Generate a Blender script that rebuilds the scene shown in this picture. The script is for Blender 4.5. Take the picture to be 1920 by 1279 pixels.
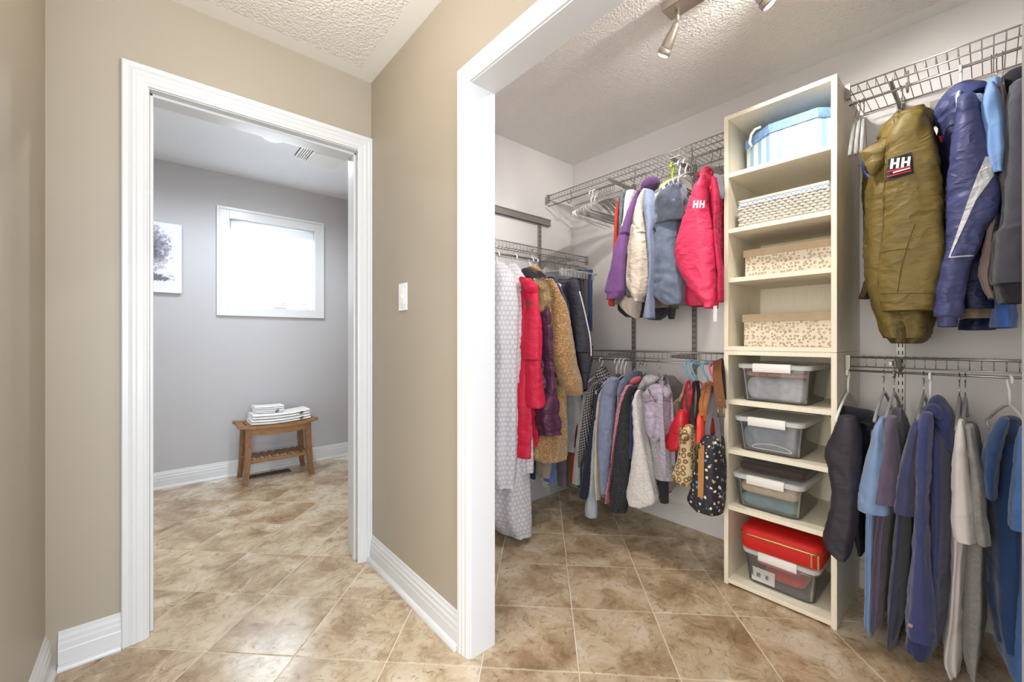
import bpy, bmesh, math, random
from mathutils import Vector, Matrix, noise
from mathutils.bvhtree import BVHTree

random.seed(7)
for _o in list(bpy.data.objects):
    bpy.data.objects.remove(_o, do_unlink=True)
SC = bpy.context.scene
COL = SC.collection
PI = math.pi

# ------------------------------------------------------------------ camera
FPX, YAW, PCX, PCY, EYE = 776.0, math.radians(49.1), 960.0, 636.0, 1.11
cam = bpy.data.cameras.new('camera')
cam.sensor_width = 36.0
cam.lens = FPX / 1920.0 * 36.0
cam.shift_y = (PCY - 639.5) / 1920.0
cam.clip_start = 0.02
cam_ob = bpy.data.objects.new('camera', cam)
cam_ob.location = (0, 0, EYE)
cam_ob.rotation_euler = (PI / 2, 0, YAW - PI / 2)
COL.objects.link(cam_ob)
SC.camera = cam_ob

# ------------------------------------------------------------------ sky and daylight
world = bpy.data.worlds.new('world')
SC.world = world
world.use_nodes = True
wn = world.node_tree.nodes
wn['Background'].inputs['Color'].default_value = (0.93, 0.965, 1.0, 1)
wn['Background'].inputs['Strength'].default_value = 1.1

SC.view_settings.view_transform = 'Standard'
SC.view_settings.look = 'None'
SC.view_settings.gamma = 1.0
SC.view_settings.use_curve_mapping = False
SC.view_settings.exposure = 0.27


def area_light(name, loc, rot, sx, sy, watts, col):
    l = bpy.data.lights.new(name, 'AREA')
    l.shape = 'RECTANGLE'; l.size = sx; l.size_y = sy
    l.energy = watts; l.color = col
    o = bpy.data.objects.new(name, l)
    o.location = loc; o.rotation_euler = rot
    COL.objects.link(o)
    return o


def lamp(name, kind, loc, watts, col, radius=0.03, aim=None, cone=None, blend=0.5):
    l = bpy.data.lights.new(name, kind)
    l.energy = watts; l.color = col; l.shadow_soft_size = radius
    if kind == 'SPOT':
        l.spot_size = cone; l.spot_blend = blend
    o = bpy.data.objects.new(name, l)
    o.location = loc
    if aim is not None:
        d = Vector(aim) - Vector(loc)
        o.rotation_euler = d.to_track_quat('-Z', 'Y').to_euler()
    COL.objects.link(o)
    return o


# daylight entering the bathroom window, and the bedroom window behind the hall
area_light('bathroom_window_daylight', (0.79, 4.16, 1.72), (-PI / 2, 0, 0), 0.62, 0.70, 30, (0.80, 0.89, 1.0))
area_light('bedroom_window_daylight', (0.28, -2.2, 1.45), (PI / 2, 0, 0), 2.2, 1.7, 105, (0.80, 0.89, 1.0))
area_light('warm_side_fill', (-2.6, 0.1, 1.5), (PI / 2, 0, -PI / 2), 2.2, 1.6, 64, (1.0, 0.925, 0.82))  # added warm fill panel out of view, evens the light into the closet

# ------------------------------------------------------------------ helpers: image point to place
FW = Vector((math.cos(YAW), math.sin(YAW), 0))
RT = Vector((math.sin(YAW), -math.cos(YAW), 0))
EYEV = Vector((0, 0, EYE))


def ray(x, y):
    d = FW + RT * ((x - PCX) / FPX)
    d.z = -(y - PCY) / FPX
    return d


def onX(x, y, X):
    r = ray(x, y); return EYEV + r * (X / r.x)


def onY(x, y, Y):
    r = ray(x, y); return EYEV + r * (Y / r.y)


def onZ(x, y, Z):
    r = ray(x, y); return EYEV + r * ((Z - EYE) / r.z)


# measuring windows of the photograph: origin and magnification
CROP = {'A': (900, 380, 3.996), 'B': (900, 640, 3.457), 'C': (1010, 220, 4.919), 'D': (1100, 400, 4.568),
        'E': (1060, 640, 3.654), 'F': (1540, 30, 3.119), 'G': (1540, 420, 3.366), 'H': (1530, 700, 2.209),
        'P': (0, 0, 1.0)}


def cp(c, x, y):
    ox, oy, s = CROP[c]
    return ox + x / s, oy + y / s


def at(c, x, y, axis, plane):
    px, py = cp(c, x, y)
    return onX(px, py, plane) if axis == 'Y' else onY(px, py, plane)


# ------------------------------------------------------------------ helpers: materials
def lin(c):
    return c / 12.92 if c <= 0.04045 else ((c + 0.055) / 1.055) ** 2.4


def rgb(r, g=None, b=None):
    if g is None:
        r, g, b = r
    return (lin(r / 255.0), lin(g / 255.0), lin(b / 255.0), 1.0)


MATS = {}


class NT:
    def __init__(s, name):
        s.m = bpy.data.materials.new(name)
        s.m.use_nodes = True
        s.t = s.m.node_tree
        s.b = s.t.nodes['Principled BSDF']
        s.out = s.t.nodes['Material Output']

    def n(s, kind, **kw):
        nd = s.t.nodes.new(kind)
        for k, v in kw.items():
            if k in nd.inputs.keys():
                nd.inputs[k].default_value = v
            else:
                setattr(nd, k, v)
        return nd

    def l(s, a, b):
        s.t.links.new(a, b)

    def ramp(s, fac, stops, interp='LINEAR'):
        r = s.n('ShaderNodeValToRGB')
        r.color_ramp.interpolation = interp
        e = r.color_ramp.elements
        while len(e) < len(stops):
            e.new(0.5)
        for i, (p, c) in enumerate(stops):
            e[i].position = p; e[i].color = c
        s.l(fac, r.inputs[0])
        return r

    def mix(s, fac, a, b, mode='MIX'):
        m = s.n('ShaderNodeMix', data_type='RGBA', blend_type=mode)
        for sock, v in ((m.inputs[0], fac), (m.inputs[6], a), (m.inputs[7], b)):
            if hasattr(v, 'links'):
                s.l(v, sock)
            else:
                sock.default_value = v
        return m.outputs[2]

    def math(s, op, a, b=None):
        m = s.n('ShaderNodeMath', operation=op)
        for i, v in enumerate((a, b)):
            if v is None: continue
            if hasattr(v, 'links'):
                s.l(v, m.inputs[i])
            else:
                m.inputs[i].default_value = v
        return m.outputs[0]

    def bump(s, h, strength=0.3, dist=0.002):
        b = s.n('ShaderNodeBump', Strength=strength, Distance=dist)
        s.l(h, b.inputs['Height'])
        s.l(b.outputs[0], s.b.inputs['Normal'])
        return b

    def wrinkle(s, v, scale, strength, dist, fine=None, famt=0.0):
        """creased cloth: sharp folds from a warped ridged noise, with optional weave"""
        wn_ = s.n('ShaderNodeTexNoise', Scale=scale * 0.6, Detail=2.0)
        s.l(v, wn_.inputs['Vector'])
        wv = s.n('ShaderNodeVectorMath', operation='MULTIPLY_ADD')
        s.l(wn_.outputs['Color'], wv.inputs[0]); wv.inputs[1].default_value = (0.16, 0.16, 0.10); s.l(v, wv.inputs[2])
        n1 = s.noise(wv.outputs[0], scale, 3, 0.5)
        r1 = s.math('SUBTRACT', 1.0, s.math('ABSOLUTE', s.math('MULTIPLY', s.math('SUBTRACT', n1, 0.5), 4.0)))
        h = s.math('ADD', s.math('MULTIPLY', r1, 0.55), s.math('MULTIPLY', n1, 0.6))
        if fine is not None:
            h = s.math('ADD', h, s.math('MULTIPLY', fine, famt))
        s.bump(h, strength, dist)

    def coord(s, which='Object', scale=None):
        tc = s.n('ShaderNodeTexCoord')
        o = tc.outputs[which]
        if scale is not None:
            mp = s.n('ShaderNodeMapping')
            mp.inputs['Scale'].default_value = scale
            s.l(o, mp.inputs['Vector'])
            o = mp.outputs[0]
        return o

    def noise(s, vec, scale, detail=3.0, rough=0.55):
        t = s.n('ShaderNodeTexNoise', Scale=scale, Detail=detail, Roughness=rough)
        if vec is not None:
            s.l(vec, t.inputs['Vector'])
        return t.outputs['Fac']


def plain(name, col, rough=0.5, metal=0.0, spec=0.5, coat=0.0):
    if name in MATS: return MATS[name]
    q = NT(name)
    q.b.inputs['Base Color'].default_value = rgb(col)
    q.b.inputs['Roughness'].default_value = rough
    q.b.inputs['Metallic'].default_value = metal
    q.b.inputs['Specular IOR Level'].default_value = spec
    q.b.inputs['Coat Weight'].default_value = coat
    MATS[name] = q.m
    return q.m


def paint(name, col, rough=0.55, amount=0.03, bscale=260.0):
    """painted plaster or joinery: even colour with slight mottling and roller texture"""
    if name in MATS: return MATS[name]
    q = NT(name)
    v = q.coord('Object')
    f = q.noise(v, 2.5, 3)
    a = [x for x in rgb(col)]
    d = tuple(x * (1 - amount) for x in a[:3]) + (1,)
    r = q.ramp(f, [(0.35, d), (0.65, tuple(a))])
    q.l(r.outputs[0], q.b.inputs['Base Color'])
    q.b.inputs['Roughness'].default_value = rough
    q.bump(q.noise(v, bscale, 2), 0.06, 0.001)
    MATS[name] = q.m
    return q.m


def fabric(name, col, rough=0.9, var=0.18, weave=700.0, bump=0.25, sheen=0.25, soft=14.0):
    """cloth: base colour, uneven dye, fine woven relief"""
    if name in MATS: return MATS[name]
    q = NT(name)
    v = q.coord('Object')
    a = rgb(col)
    lo = tuple(max(0, x * (1 - var)) for x in a[:3]) + (1,)
    hi = tuple(min(1, x * (1 + var)) for x in a[:3]) + (1,)
    f = q.noise(v, soft, 4)
    r = q.ramp(f, [(0.3, lo), (0.7, hi)])
    w = q.noise(v, weave, 2)
    c = q.mix(0.25, r.outputs[0], q.ramp(w, [(0.35, lo), (0.65, hi)]).outputs[0])
    q.l(c, q.b.inputs['Base Color'])
    q.b.inputs['Roughness'].default_value = rough
    q.b.inputs['Specular IOR Level'].default_value = 0.25
    q.b.inputs['Sheen Weight'].default_value = sheen
    q.b.inputs['Sheen Roughness'].default_value = 0.5
    q.wrinkle(v, 7.0, 0.55, 0.014, w, bump * 0.10)
    MATS[name] = q.m
    return q.m


def nylon(name, col, rough=0.48, var=0.10, crease=26.0, strength=0.5):
    """smooth shell cloth with small creases"""
    if name in MATS: return MATS[name]
    q = NT(name)
    v = q.coord('Object', (1, 1, 1.7))
    a = rgb(col)
    lo = tuple(max(0, x * (1 - var)) for x in a[:3]) + (1,)
    hi = tuple(min(1, x * (1 + var)) for x in a[:3]) + (1,)
    f = q.noise(v, 9, 3)
    q.l(q.ramp(f, [(0.3, lo), (0.7, hi)]).outputs[0], q.b.inputs['Base Color'])
    q.b.inputs['Roughness'].default_value = rough
    q.b.inputs['Specular IOR Level'].default_value = 0.4
    q.wrinkle(v, crease * 0.42, strength * 1.5, 0.016)
    MATS[name] = q.m
    return q.m


# ------------------------------------------------------------------ helpers: meshes
class MB:
    """collects geometry in world space; becomes ONE mesh object"""
    def __init__(s):
        s.v = []; s.f = []; s.mi = []; s.uv = None; s.smooth = False

    def quad(s, a, b, c, d, mi=0):
        k = len(s.v); s.v += [Vector(a), Vector(b), Vector(c), Vector(d)]
        s.f.append((k, k + 1, k + 2, k + 3)); s.mi.append(mi)

    def box(s, x0, x1, y0, y1, z0, z1, mi=0, M=None):
        k = len(s.v)
        p = [Vector((x, y, z)) for z in (z0, z1) for y in (y0, y1) for x in (x0, x1)]
        if M is not None: p = [M @ q for q in p]
        s.v += p
        for q in ((0, 2, 3, 1), (4, 5, 7, 6), (0, 1, 5, 4), (2, 6, 7, 3), (0, 4, 6, 2), (1, 3, 7, 5)):
            s.f.append(tuple(k + i for i in q)); s.mi.append(mi)
        return s

    def bbox(s, x0, x1, y0, y1, z0, z1, r=0.003, M=None, seg=2):
        """box with rounded edges"""
        bm = bmesh.new()
        bmesh.ops.create_cube(bm, size=1.0)
        for v in bm.verts:
            v.co = Vector((x0 + (v.co.x + .5) * (x1 - x0), y0 + (v.co.y + .5) * (y1 - y0), z0 + (v.co.z + .5) * (z1 - z0)))
        bmesh.ops.bevel(bm, geom=list(bm.edges), offset=r, segments=seg, profile=0.5, affect='EDGES')
        s.from_bm(bm, M)
        return s

    def from_bm(s, bm, M=None):
        k = len(s.v)
        bm.verts.index_update()
        for v in bm.verts:
            s.v.append(M @ v.co if M is not None else v.co.copy())
        for f in bm.faces:
            s.f.append(tuple(k + v.index for v in f.verts)); s.mi.append(0)
        bm.free()

    def sweep(s, path, r, n=6, closed=False, ry=None):
        """round wire or bar along a path"""
        P = [Vector(p) for p in path]
        m = len(P)
        k0 = len(s.v)
        up = None
        for i in range(m):
            if closed:
                t = (P[(i + 1) % m] - P[i - 1])
            else:
                t = P[min(i + 1, m - 1)] - P[max(i - 1, 0)]
            t.normalize()
            if up is None:
                up = Vector((0, 0, 1)) if abs(t.z) < 0.9 else Vector((1, 0, 0))
            sd = t.cross(up)
            if sd.length < 1e-5:
                sd = t.cross(Vector((0.3, 1, 0.2)))
            sd.normalize(); up = sd.cross(t).normalized()
            rr = r[i] if isinstance(r, (list, tuple)) else r
            r2 = rr if ry is None else ry
            for j in range(n):
                a = 2 * PI * j / n
                s.v.append(P[i] + sd * (math.cos(a) * rr) + up * (math.sin(a) * r2))
        for i in range(m if closed else m - 1):
            i2 = (i + 1) % m
            for j in range(n):
                j2 = (j + 1) % n
                s.f.append((k0 + i * n + j, k0 + i * n + j2, k0 + i2 * n + j2, k0 + i2 * n + j)); s.mi.append(0)
        if not closed:
            s.f.append(tuple(k0 + j for j in range(n))[::-1]); s.mi.append(0)
            s.f.append(tuple(k0 + (m - 1) * n + j for j in range(n))); s.mi.append(0)
        s.smooth = True
        return s

    def lathe(s, prof, n=24, M=None):
        """profile of (radius, height) turned about local z"""
        k0 = len(s.v)
        for r, z in prof:
            for j in range(n):
                a = 2 * PI * j / n
                p = Vector((r * math.cos(a), r * math.sin(a), z))
                s.v.append(M @ p if M is not None else p)
        for i in range(len(prof) - 1):
            for j in range(n):
                j2 = (j + 1) % n
                s.f.append((k0 + i * n + j, k0 + i * n + j2, k0 + (i + 1) * n + j2, k0 + (i + 1) * n + j)); s.mi.append(0)
        s.f.append(tuple(k0 + j for j in range(n))[::-1]); s.mi.append(0)
        s.f.append(tuple(k0 + (len(prof) - 1) * n + j for j in range(n))); s.mi.append(0)
        s.smooth = True
        return s

    def extrude_profile(s, prof, a, b, u, w):
        """2-D profile (p,q) -> a + u*p + w*q, swept straight from a to b, capped"""
        a = Vector(a); b = Vector(b); u = Vector(u); w = Vector(w)
        k = len(s.v); n = len(prof)
        for base in (a, b):
            for p, q in prof:
                s.v.append(base + u * p + w * q)
        for i in range(n):
            j = (i + 1) % n
            s.f.append((k + i, k + j, k + n + j, k + n + i)); s.mi.append(0)
        s.f.append(tuple(range(k, k + n))[::-1]); s.mi.append(0)
        s.f.append(tuple(range(k + n, k + 2 * n))); s.mi.append(0)
        return s

    def mesh(s, name, mats, origin):
        me = bpy.data.meshes.new(name)
        o = Vector(origin)
        me.from_pydata([tuple(v - o) for v in s.v], [], s.f)
        for m in (mats if isinstance(mats, (list, tuple)) else [mats]):
            me.materials.append(m)
        if any(s.mi):
            me.polygons.foreach_set('material_index', s.mi)
        if s.uv is not None:
            ul = me.uv_layers.new(name='UVMap')
            buf = []
            for uvs in s.uv:
                for q in uvs: buf += [q[0], q[1]]
            ul.data.foreach_set('uv', buf)
        bm = bmesh.new(); bm.from_mesh(me)
        bmesh.ops.recalc_face_normals(bm, faces=bm.faces)
        bm.to_mesh(me); bm.free()
        if s.smooth:
            me.polygons.foreach_set('use_smooth', [True] * len(me.polygons))
        me.update()
        return me

    def bounds(s):
        xs = [v.x for v in s.v]; ys = [v.y for v in s.v]; zs = [v.z for v in s.v]
        return min(xs), max(xs), min(ys), max(ys), min(zs), max(zs)


def smooth_by_angle(ob, deg=40):
    ob.data.polygons.foreach_set('use_smooth', [True] * len(ob.data.polygons))
    try:
        ob.data.set_sharp_from_angle(angle=math.radians(deg))
    except Exception:
        pass


class Thing:
    """a top-level thing: an Empty at its base that parents its parts (or one mesh when single)"""
    def __init__(s, name, label, cat, group=None, kind=None):
        s.name, s.label, s.cat, s.group, s.kind = name, label, cat, group, kind
        s.parts = []

    def add(s, name, mb, mat, under=None, label=None, angle=None, stuff=False):
        s.parts.append([name, mb, mat, under, label, angle, stuff])
        return len(s.parts) - 1

    def finish(s, single=False, base=None):
        if base is None:
            bs = [p[1].bounds() for p in s.parts]
            base = Vector(((min(b[0] for b in bs) + max(b[1] for b in bs)) / 2,
                           (min(b[2] for b in bs) + max(b[3] for b in bs)) / 2, min(b[4] for b in bs)))
        base = Vector(base)
        obs = []
        if single and len(s.parts) == 1:
            n, mb, mt, u, lb, an, st = s.parts[0]
            root = bpy.data.objects.new(s.name, mb.mesh(s.name, mt, base))
            if an: smooth_by_angle(root, an)
        else:
            root = bpy.data.objects.new(s.name, None)
            root.empty_display_size = 0.05
        root.location = base
        COL.objects.link(root)
        if s.label: root['label'] = s.label
        if s.cat: root['category'] = s.cat
        if s.group: root['group'] = s.group
        if s.kind: root['kind'] = s.kind
        if not (single and len(s.parts) == 1):
            for n, mb, mt, u, lb, an, st in s.parts:
                o = bpy.data.objects.new(n, mb.mesh(n, mt, base))
                if an: smooth_by_angle(o, an)
                o.parent = root if u is None else obs[u]
                if lb: o['label'] = lb
                if st: o['kind'] = 'stuff'
                COL.objects.link(o)
                obs.append(o)
        s.root = root
        return root


def copy_thing(root, loc, rotz=None, label=None, mats=None):
    def rec(o, parent):
        c = o.copy()
        COL.objects.link(c)
        if parent is not None: c.parent = parent
        for ch in list(o.children): rec(ch, c)
        return c
    r = rec(root, None)
    r.location = loc
    if rotz is not None: r.rotation_euler = (0, 0, rotz)
    if label: r['label'] = label
    return r


def struct(name, mb, mat, label=None, parent=None, angle=None, base=None):
    b = mb.bounds()
    if base is None:
        base = Vector((0, 0, 0)) if parent is not None else Vector(((b[0] + b[1]) / 2, (b[2] + b[3]) / 2, b[4]))
    o = bpy.data.objects.new(name, mb.mesh(name, mat, parent.location if parent is not None else base))
    if parent is not None:
        o.parent = parent
    else:
        o.location = base
        o['kind'] = 'structure'
    if label: o['label'] = label
    if angle: smooth_by_angle(o, angle)
    COL.objects.link(o)
    return o

# ================================================================== THE SETTING
M_TAUPE = paint('taupe_wall_paint', (170, 159, 142), 0.5)
M_OFFW = paint('offwhite_closet_paint', (232, 229, 228), 0.6)
M_BATHW = paint('grey_bathroom_paint', (187, 185, 186), 0.55)
M_TRIM = paint('white_trim_gloss', (217, 217, 217), 0.3, 0.015, 90)


def stipple(name, col, masked):
    q = NT(name)
    g = q.n('ShaderNodeNewGeometry')
    v = q.n('ShaderNodeTexVoronoi', Scale=95.0, feature='SMOOTH_F1')
    q.l(g.outputs['Position'], v.inputs['Vector'])
    nz = q.noise(g.outputs['Position'], 130, 3)
    h = q.math('ADD', q.math('MULTIPLY', q.math('SUBTRACT', 1.0, v.outputs['Distance']), 0.8), nz)
    if masked:
        sep = q.n('ShaderNodeSeparateXYZ')
        q.l(g.outputs['Position'], sep.inputs[0])
        x, y = sep.outputs[0], sep.outputs[1]
        m = None
        for sock, lim, sign in masked:
            d = q.math('SUBTRACT', sock == 'x' and x or y, lim) if sign > 0 else q.math('SUBTRACT', lim, sock == 'x' and x or y)
            d = q.math('ADD', d, q.math('MULTIPLY', q.noise(g.outputs['Position'], 25, 2), 0.03))
            k = q.math('GREATER_THAN', d, 0.10)
            m = k if m is None else q.math('MULTIPLY', m, k)
        h = q.math('MULTIPLY', h, m)
    q.b.inputs['Base Color'].default_value = rgb(col)
    q.b.inputs['Roughness'].default_value = 0.85
    q.bump(h, 0.55, 0.012)
    return q.m


M_CEIL_H = stipple('stippled_hall_ceiling', (240, 237, 232), [('x', 0.835, -1), ('y', 2.055, -1)])
M_CEIL_C = stipple('stippled_closet_ceiling', (244, 242, 238), [('x', 2.40, -1)])
M_CEIL_B = paint('smooth_bathroom_ceiling', (240, 242, 246), 0.7)


def tile_material():
    q = NT('mottled_travertine_tile')
    oi = q.n('ShaderNodeObjectInfo')
    g = q.n('ShaderNodeNewGeometry')
    cmb = q.n('ShaderNodeCombineXYZ')
    q.l(q.math('MULTIPLY', oi.outputs['Random'], 40.0), cmb.inputs[0])
    q.l(q.math('MULTIPLY', oi.outputs['Random'], 17.0), cmb.inputs[1])
    ad = q.n('ShaderNodeVectorMath', operation='ADD')
    q.l(g.outputs['Position'], ad.inputs[0]); q.l(cmb.outputs[0], ad.inputs[1])
    v = ad.outputs[0]
    wn_ = q.n('ShaderNodeTexNoise', Scale=5.0, Detail=4.0)
    q.l(v, wn_.inputs['Vector'])
    wv = q.n('ShaderNodeVectorMath', operation='MULTIPLY_ADD')
    q.l(wn_.outputs['Color'], wv.inputs[0]); wv.inputs[1].default_value = (0.28, 0.28, 0.28); q.l(v, wv.inputs[2])
    big = q.noise(wv.outputs[0], 5.0, 7, 0.62)
    r = q.ramp(big, [(0.28, rgb(138, 113, 86)), (0.40, rgb(170, 145, 114)), (0.52, rgb(198, 177, 147)), (0.66, rgb(219, 204, 181))])
    fine = q.noise(wv.outputs[0], 34.0, 6, 0.7)
    c = q.mix(q.ramp(fine, [(0.30, (0.75,) * 3 + (1,)), (0.46, (0, 0, 0, 1))]).outputs[0], r.outputs[0], rgb(118, 90, 62))
    c = q.mix(q.ramp(fine, [(0.58, (0, 0, 0, 1)), (0.75, (0.6,) * 3 + (1,))]).outputs[0], c, rgb(226, 210, 184))
    vein = q.noise(wv.outputs[0], 7.0, 3, 0.5)
    vv = q.math('ABSOLUTE', q.math('SUBTRACT', vein, 0.5))
    c = q.mix(q.ramp(vv, [(0.0, (0.25,) * 3 + (1,)), (0.015, (0, 0, 0, 1))]).outputs[0], c, rgb(110, 84, 58))
    q.l(c, q.b.inputs['Base Color'])
    rr = q.ramp(fine, [(0.3, (0.26,) * 3 + (1,)), (0.7, (0.12,) * 3 + (1,))])
    q.l(rr.outputs[0], q.b.inputs['Roughness'])
    q.bump(fine, 0.12, 0.002)
    return q.m


M_TILE = tile_material()
M_GROUT = paint('cream_grout', (236, 226, 208), 0.85, 0.05, 500)

# floor: grout bed, then each tile laid on the diagonal
fl = struct('floor', MB().box(-1.2, 2.7, -1.0, 4.3, -0.06, -0.0025), M_GROUT,
            'mottled beige tile floor laid on the diagonal with pale grout', base=Vector((0, 0, -0.06)))
STEP = 0.2325
TX, TY = 1.303, 1.128
tb = bmesh.new()
hs = STEP * math.sqrt(2) / 2 - 0.0022
bmesh.ops.create_cube(tb, size=1.0)
for v_ in tb.verts:
    v_.co = Vector((v_.co.x * 2 * hs, v_.co.y * 2 * hs, -0.006 + (v_.co.z + .5) * 0.006))
bmesh.ops.bevel(tb, geom=[e for e in tb.edges if all(w.co.z > -0.001 for w in e.verts)], offset=0.0015, segments=1, affect='EDGES')
tile_me = bpy.data.meshes.new('tile')
tb.to_mesh(tile_me); tb.free()
tile_me.materials.append(M_TILE)
for i in range(-14, 8):
    for j in range(-10, 16):
        if (i + j) % 2 == 0: continue
        x = TX + STEP * i; y = TY + STEP * j
        hall = -0.45 < x < 2.5 and -0.55 < y < 2.15
        bath = -0.45 < x < 1.5 and 2.15 <= y < 4.15
        if not (hall or bath): continue
        t = bpy.data.objects.new('tile', tile_me)
        t.parent = fl
        t.location = (x, y, 0.06)
        t.rotation_euler = (0, 0, PI / 4)
        COL.objects.link(t)

HC, CC, BC = 2.41, 2.425, 2.445
struct('ceiling', MB().box(-1.6, 0.835, -1.0, 2.055, HC, HC + 0.1), M_CEIL_H, 'stippled white hall ceiling with a smooth border')
struct('ceiling_closet', MB().box(0.93, 2.52, -0.6, 2.07, CC, CC + 0.1), M_CEIL_C, 'stippled white ceiling over the walk-in closet')
struct('ceiling_bathroom', MB().box(-0.9, 1.5, 2.18, 4.2, BC, BC + 0.1), M_CEIL_B, 'smooth white bathroom ceiling')

struct('wall_left', MB().box(-0.4, -0.272, 1.15, 2.17, 0, HC), M_TAUPE, 'tan painted hall wall beside the bathroom doorway')
# wall with the bathroom doorway (opening x -0.01..0.765)
DX0, DX1, DZ = -0.012, 0.770, 2.045
w = MB()
w.box(-0.272, DX0 - 0.012, 2.055, 2.185, 0, HC + .04)
w.box(DX1 + 0.012, 0.93, 2.055, 2.185, 0, HC + .04)
w.box(DX0 - 0.012, DX1 + 0.012, 2.055, 2.185, DZ + 0.012, HC + .04)
struct('wall_doorway', w, M_TAUPE, 'taupe hall wall around the bathroom doorway')
# wall with the closet opening (y -0.028..1.177)
OY0, OY1, OZ = -0.030, 1.177, 2.000
w = MB()


def wbox(mb, y0, y1, z0, z1):
    k = len(mb.mi)
    mb.box(0.835, 0.930, y0, y1, z0, z1)
    mb.mi[k + 5] = 1


wbox(w, OY1 + 0.012, 2.055, 0, HC + .02)
wbox(w, -1.0, OY0 - 0.012, 0, HC + .02)
wbox(w, OY0 - 0.012, OY1 + 0.012, OZ + 0.012, HC + .02)
struct('wall_closet_opening', w, [M_TAUPE, M_OFFW], 'tan hall wall around the wide closet opening')
struct('wall_closet_side', MB().box(0.93, 2.52, 2.070, 2.185, 0, CC), M_OFFW, 'off-white closet side wall behind the long coats')
struct('wall_closet_rear', MB().box(2.400, 2.52, -0.6, 2.070, 0, CC), M_OFFW, 'off-white closet rear wall behind the shelf tower')
struct('wall_closet_end', MB().box(0.93, 2.40, -0.6, -0.5, 0, CC), M_OFFW, 'off-white closet end wall')
# bathroom walls
WX0, WX1, WZ0, WZ1 = 0.455, 1.118, 1.362, 2.096
w = MB()
w.box(-0.9, WX0, 4.035, 4.16, 0, BC)
w.box(WX1, 1.5, 4.035, 4.16, 0, BC)
w.box(WX0, WX1, 4.035, 4.16, 0, WZ0)
w.box(WX0, WX1, 4.035, 4.16, WZ1, BC)
struct('wall_window', w, M_BATHW, 'grey bathroom wall with the small window')
struct('wall_bathroom_side', MB().box(-0.9, -0.8, 2.185, 4.035, 0, BC), M_BATHW, 'grey bathroom wall opposite the shower')
sh = struct('wall_shower', MB().box(1.442, 1.54, 2.185, 4.035, 0, BC), paint('shower_grout', (176, 160, 140), 0.8), 'brown tiled shower wall at the edge of the bathroom')


def shower_tile():
    q = NT('brown_shower_tile')
    v = q.coord('Object')
    oi = q.n('ShaderNodeObjectInfo')
    a = q.n('ShaderNodeVectorMath', operation='ADD')
    q.l(v, a.inputs[0]); q.l(oi.outputs['Random'], a.inputs[1])
    f = q.noise(a.outputs[0], 9, 6, 0.65)
    q.l(q.ramp(f, [(0.3, rgb(92, 78, 64)), (0.5, rgb(138, 122, 104)), (0.7, rgb(176, 162, 142))]).outputs[0], q.b.inputs['Base Color'])
    q.b.inputs['Roughness'].default_value = 0.3
    return q.m


M_SHT = shower_tile()
for a in range(4):
    for k in range(8):
        mb = MB().bbox(1.430, 1.441, 3.725 - a * 0.303, 4.025 - a * 0.303, 0.012 + k * 0.304, 0.012 + k * 0.304 + 0.300, 0.002)
        struct('tile', mb, M_SHT, parent=sh)
struct('trim_6', MB().box(1.418, 1.432, 4.018, 4.036, 0, BC), plain('dark_metal_trim', (74, 68, 62), 0.35, 0.8), 'dark metal edging strip at the shower corner')

# skirting: profile of (out from wall, height)
BP = [(0, 0), (0.016, 0), (0.016, 0.062), (0.014, 0.066), (0.014, 0.084), (0.010, 0.090), (0.010, 0.102), (0.005, 0.110), (0.004, 0.120), (0, 0.124)]
SP = [(0.016, 0), (0.030, 0), (0.0295, 0.006), (0.027, 0.012), (0.022, 0.017), (0.016, 0.019)]


def baseboard(name, a, b, out, label, shoe=True, s=1.0):
    mb = MB().extrude_profile([(p * s, q * s) for p, q in BP], a, b, out, (0, 0, 1))
    if shoe: mb.extrude_profile([(p * s, q * s) for p, q in SP], a, b, out, (0, 0, 1))
    return struct(name, mb, M_TRIM, label)


baseboard('baseboard_left', (-0.272, 1.15, 0), (-0.272, 2.055, 0), (1, 0, 0), 'white baseboard along the left hall wall')
baseboard('baseboard_doorway', (-0.242, 2.055, 0), (-0.088, 2.055, 0), (0, -1, 0), 'short white baseboard beside the bathroom door casing')
baseboard('baseboard_hall', (0.835, 1.243, 0), (0.835, 2.036, 0), (-1, 0, 0), 'white baseboard under the light switch')
baseboard('baseboard_closet_rear', (2.40, -0.5, 0), (2.40, 2.054, 0), (-1, 0, 0), 'white baseboard along the closet rear wall', False)
baseboard('baseboard_closet_side', (0.93, 2.070, 0), (2.40, 2.070, 0), (0, -1, 0), 'white baseboard along the closet side wall', False)
baseboard('baseboard_bathroom', (-0.8, 4.035, 0), (1.42, 4.035, 0), (0, -1, 0), 'white baseboard behind the wooden bench')

# casings: profile across the board (0 at the opening) and its thickness
KP = [(0, 0), (0, 0.009), (0.006, 0.011), (0.010, 0.011), (0.013, 0.013), (0.030, 0.014), (0.036, 0.017), (0.044, 0.0175), (0.050, 0.015),
      (0.056, 0.019), (0.072, 0.020), (0.076, 0.016), (0.076, 0)]


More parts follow.
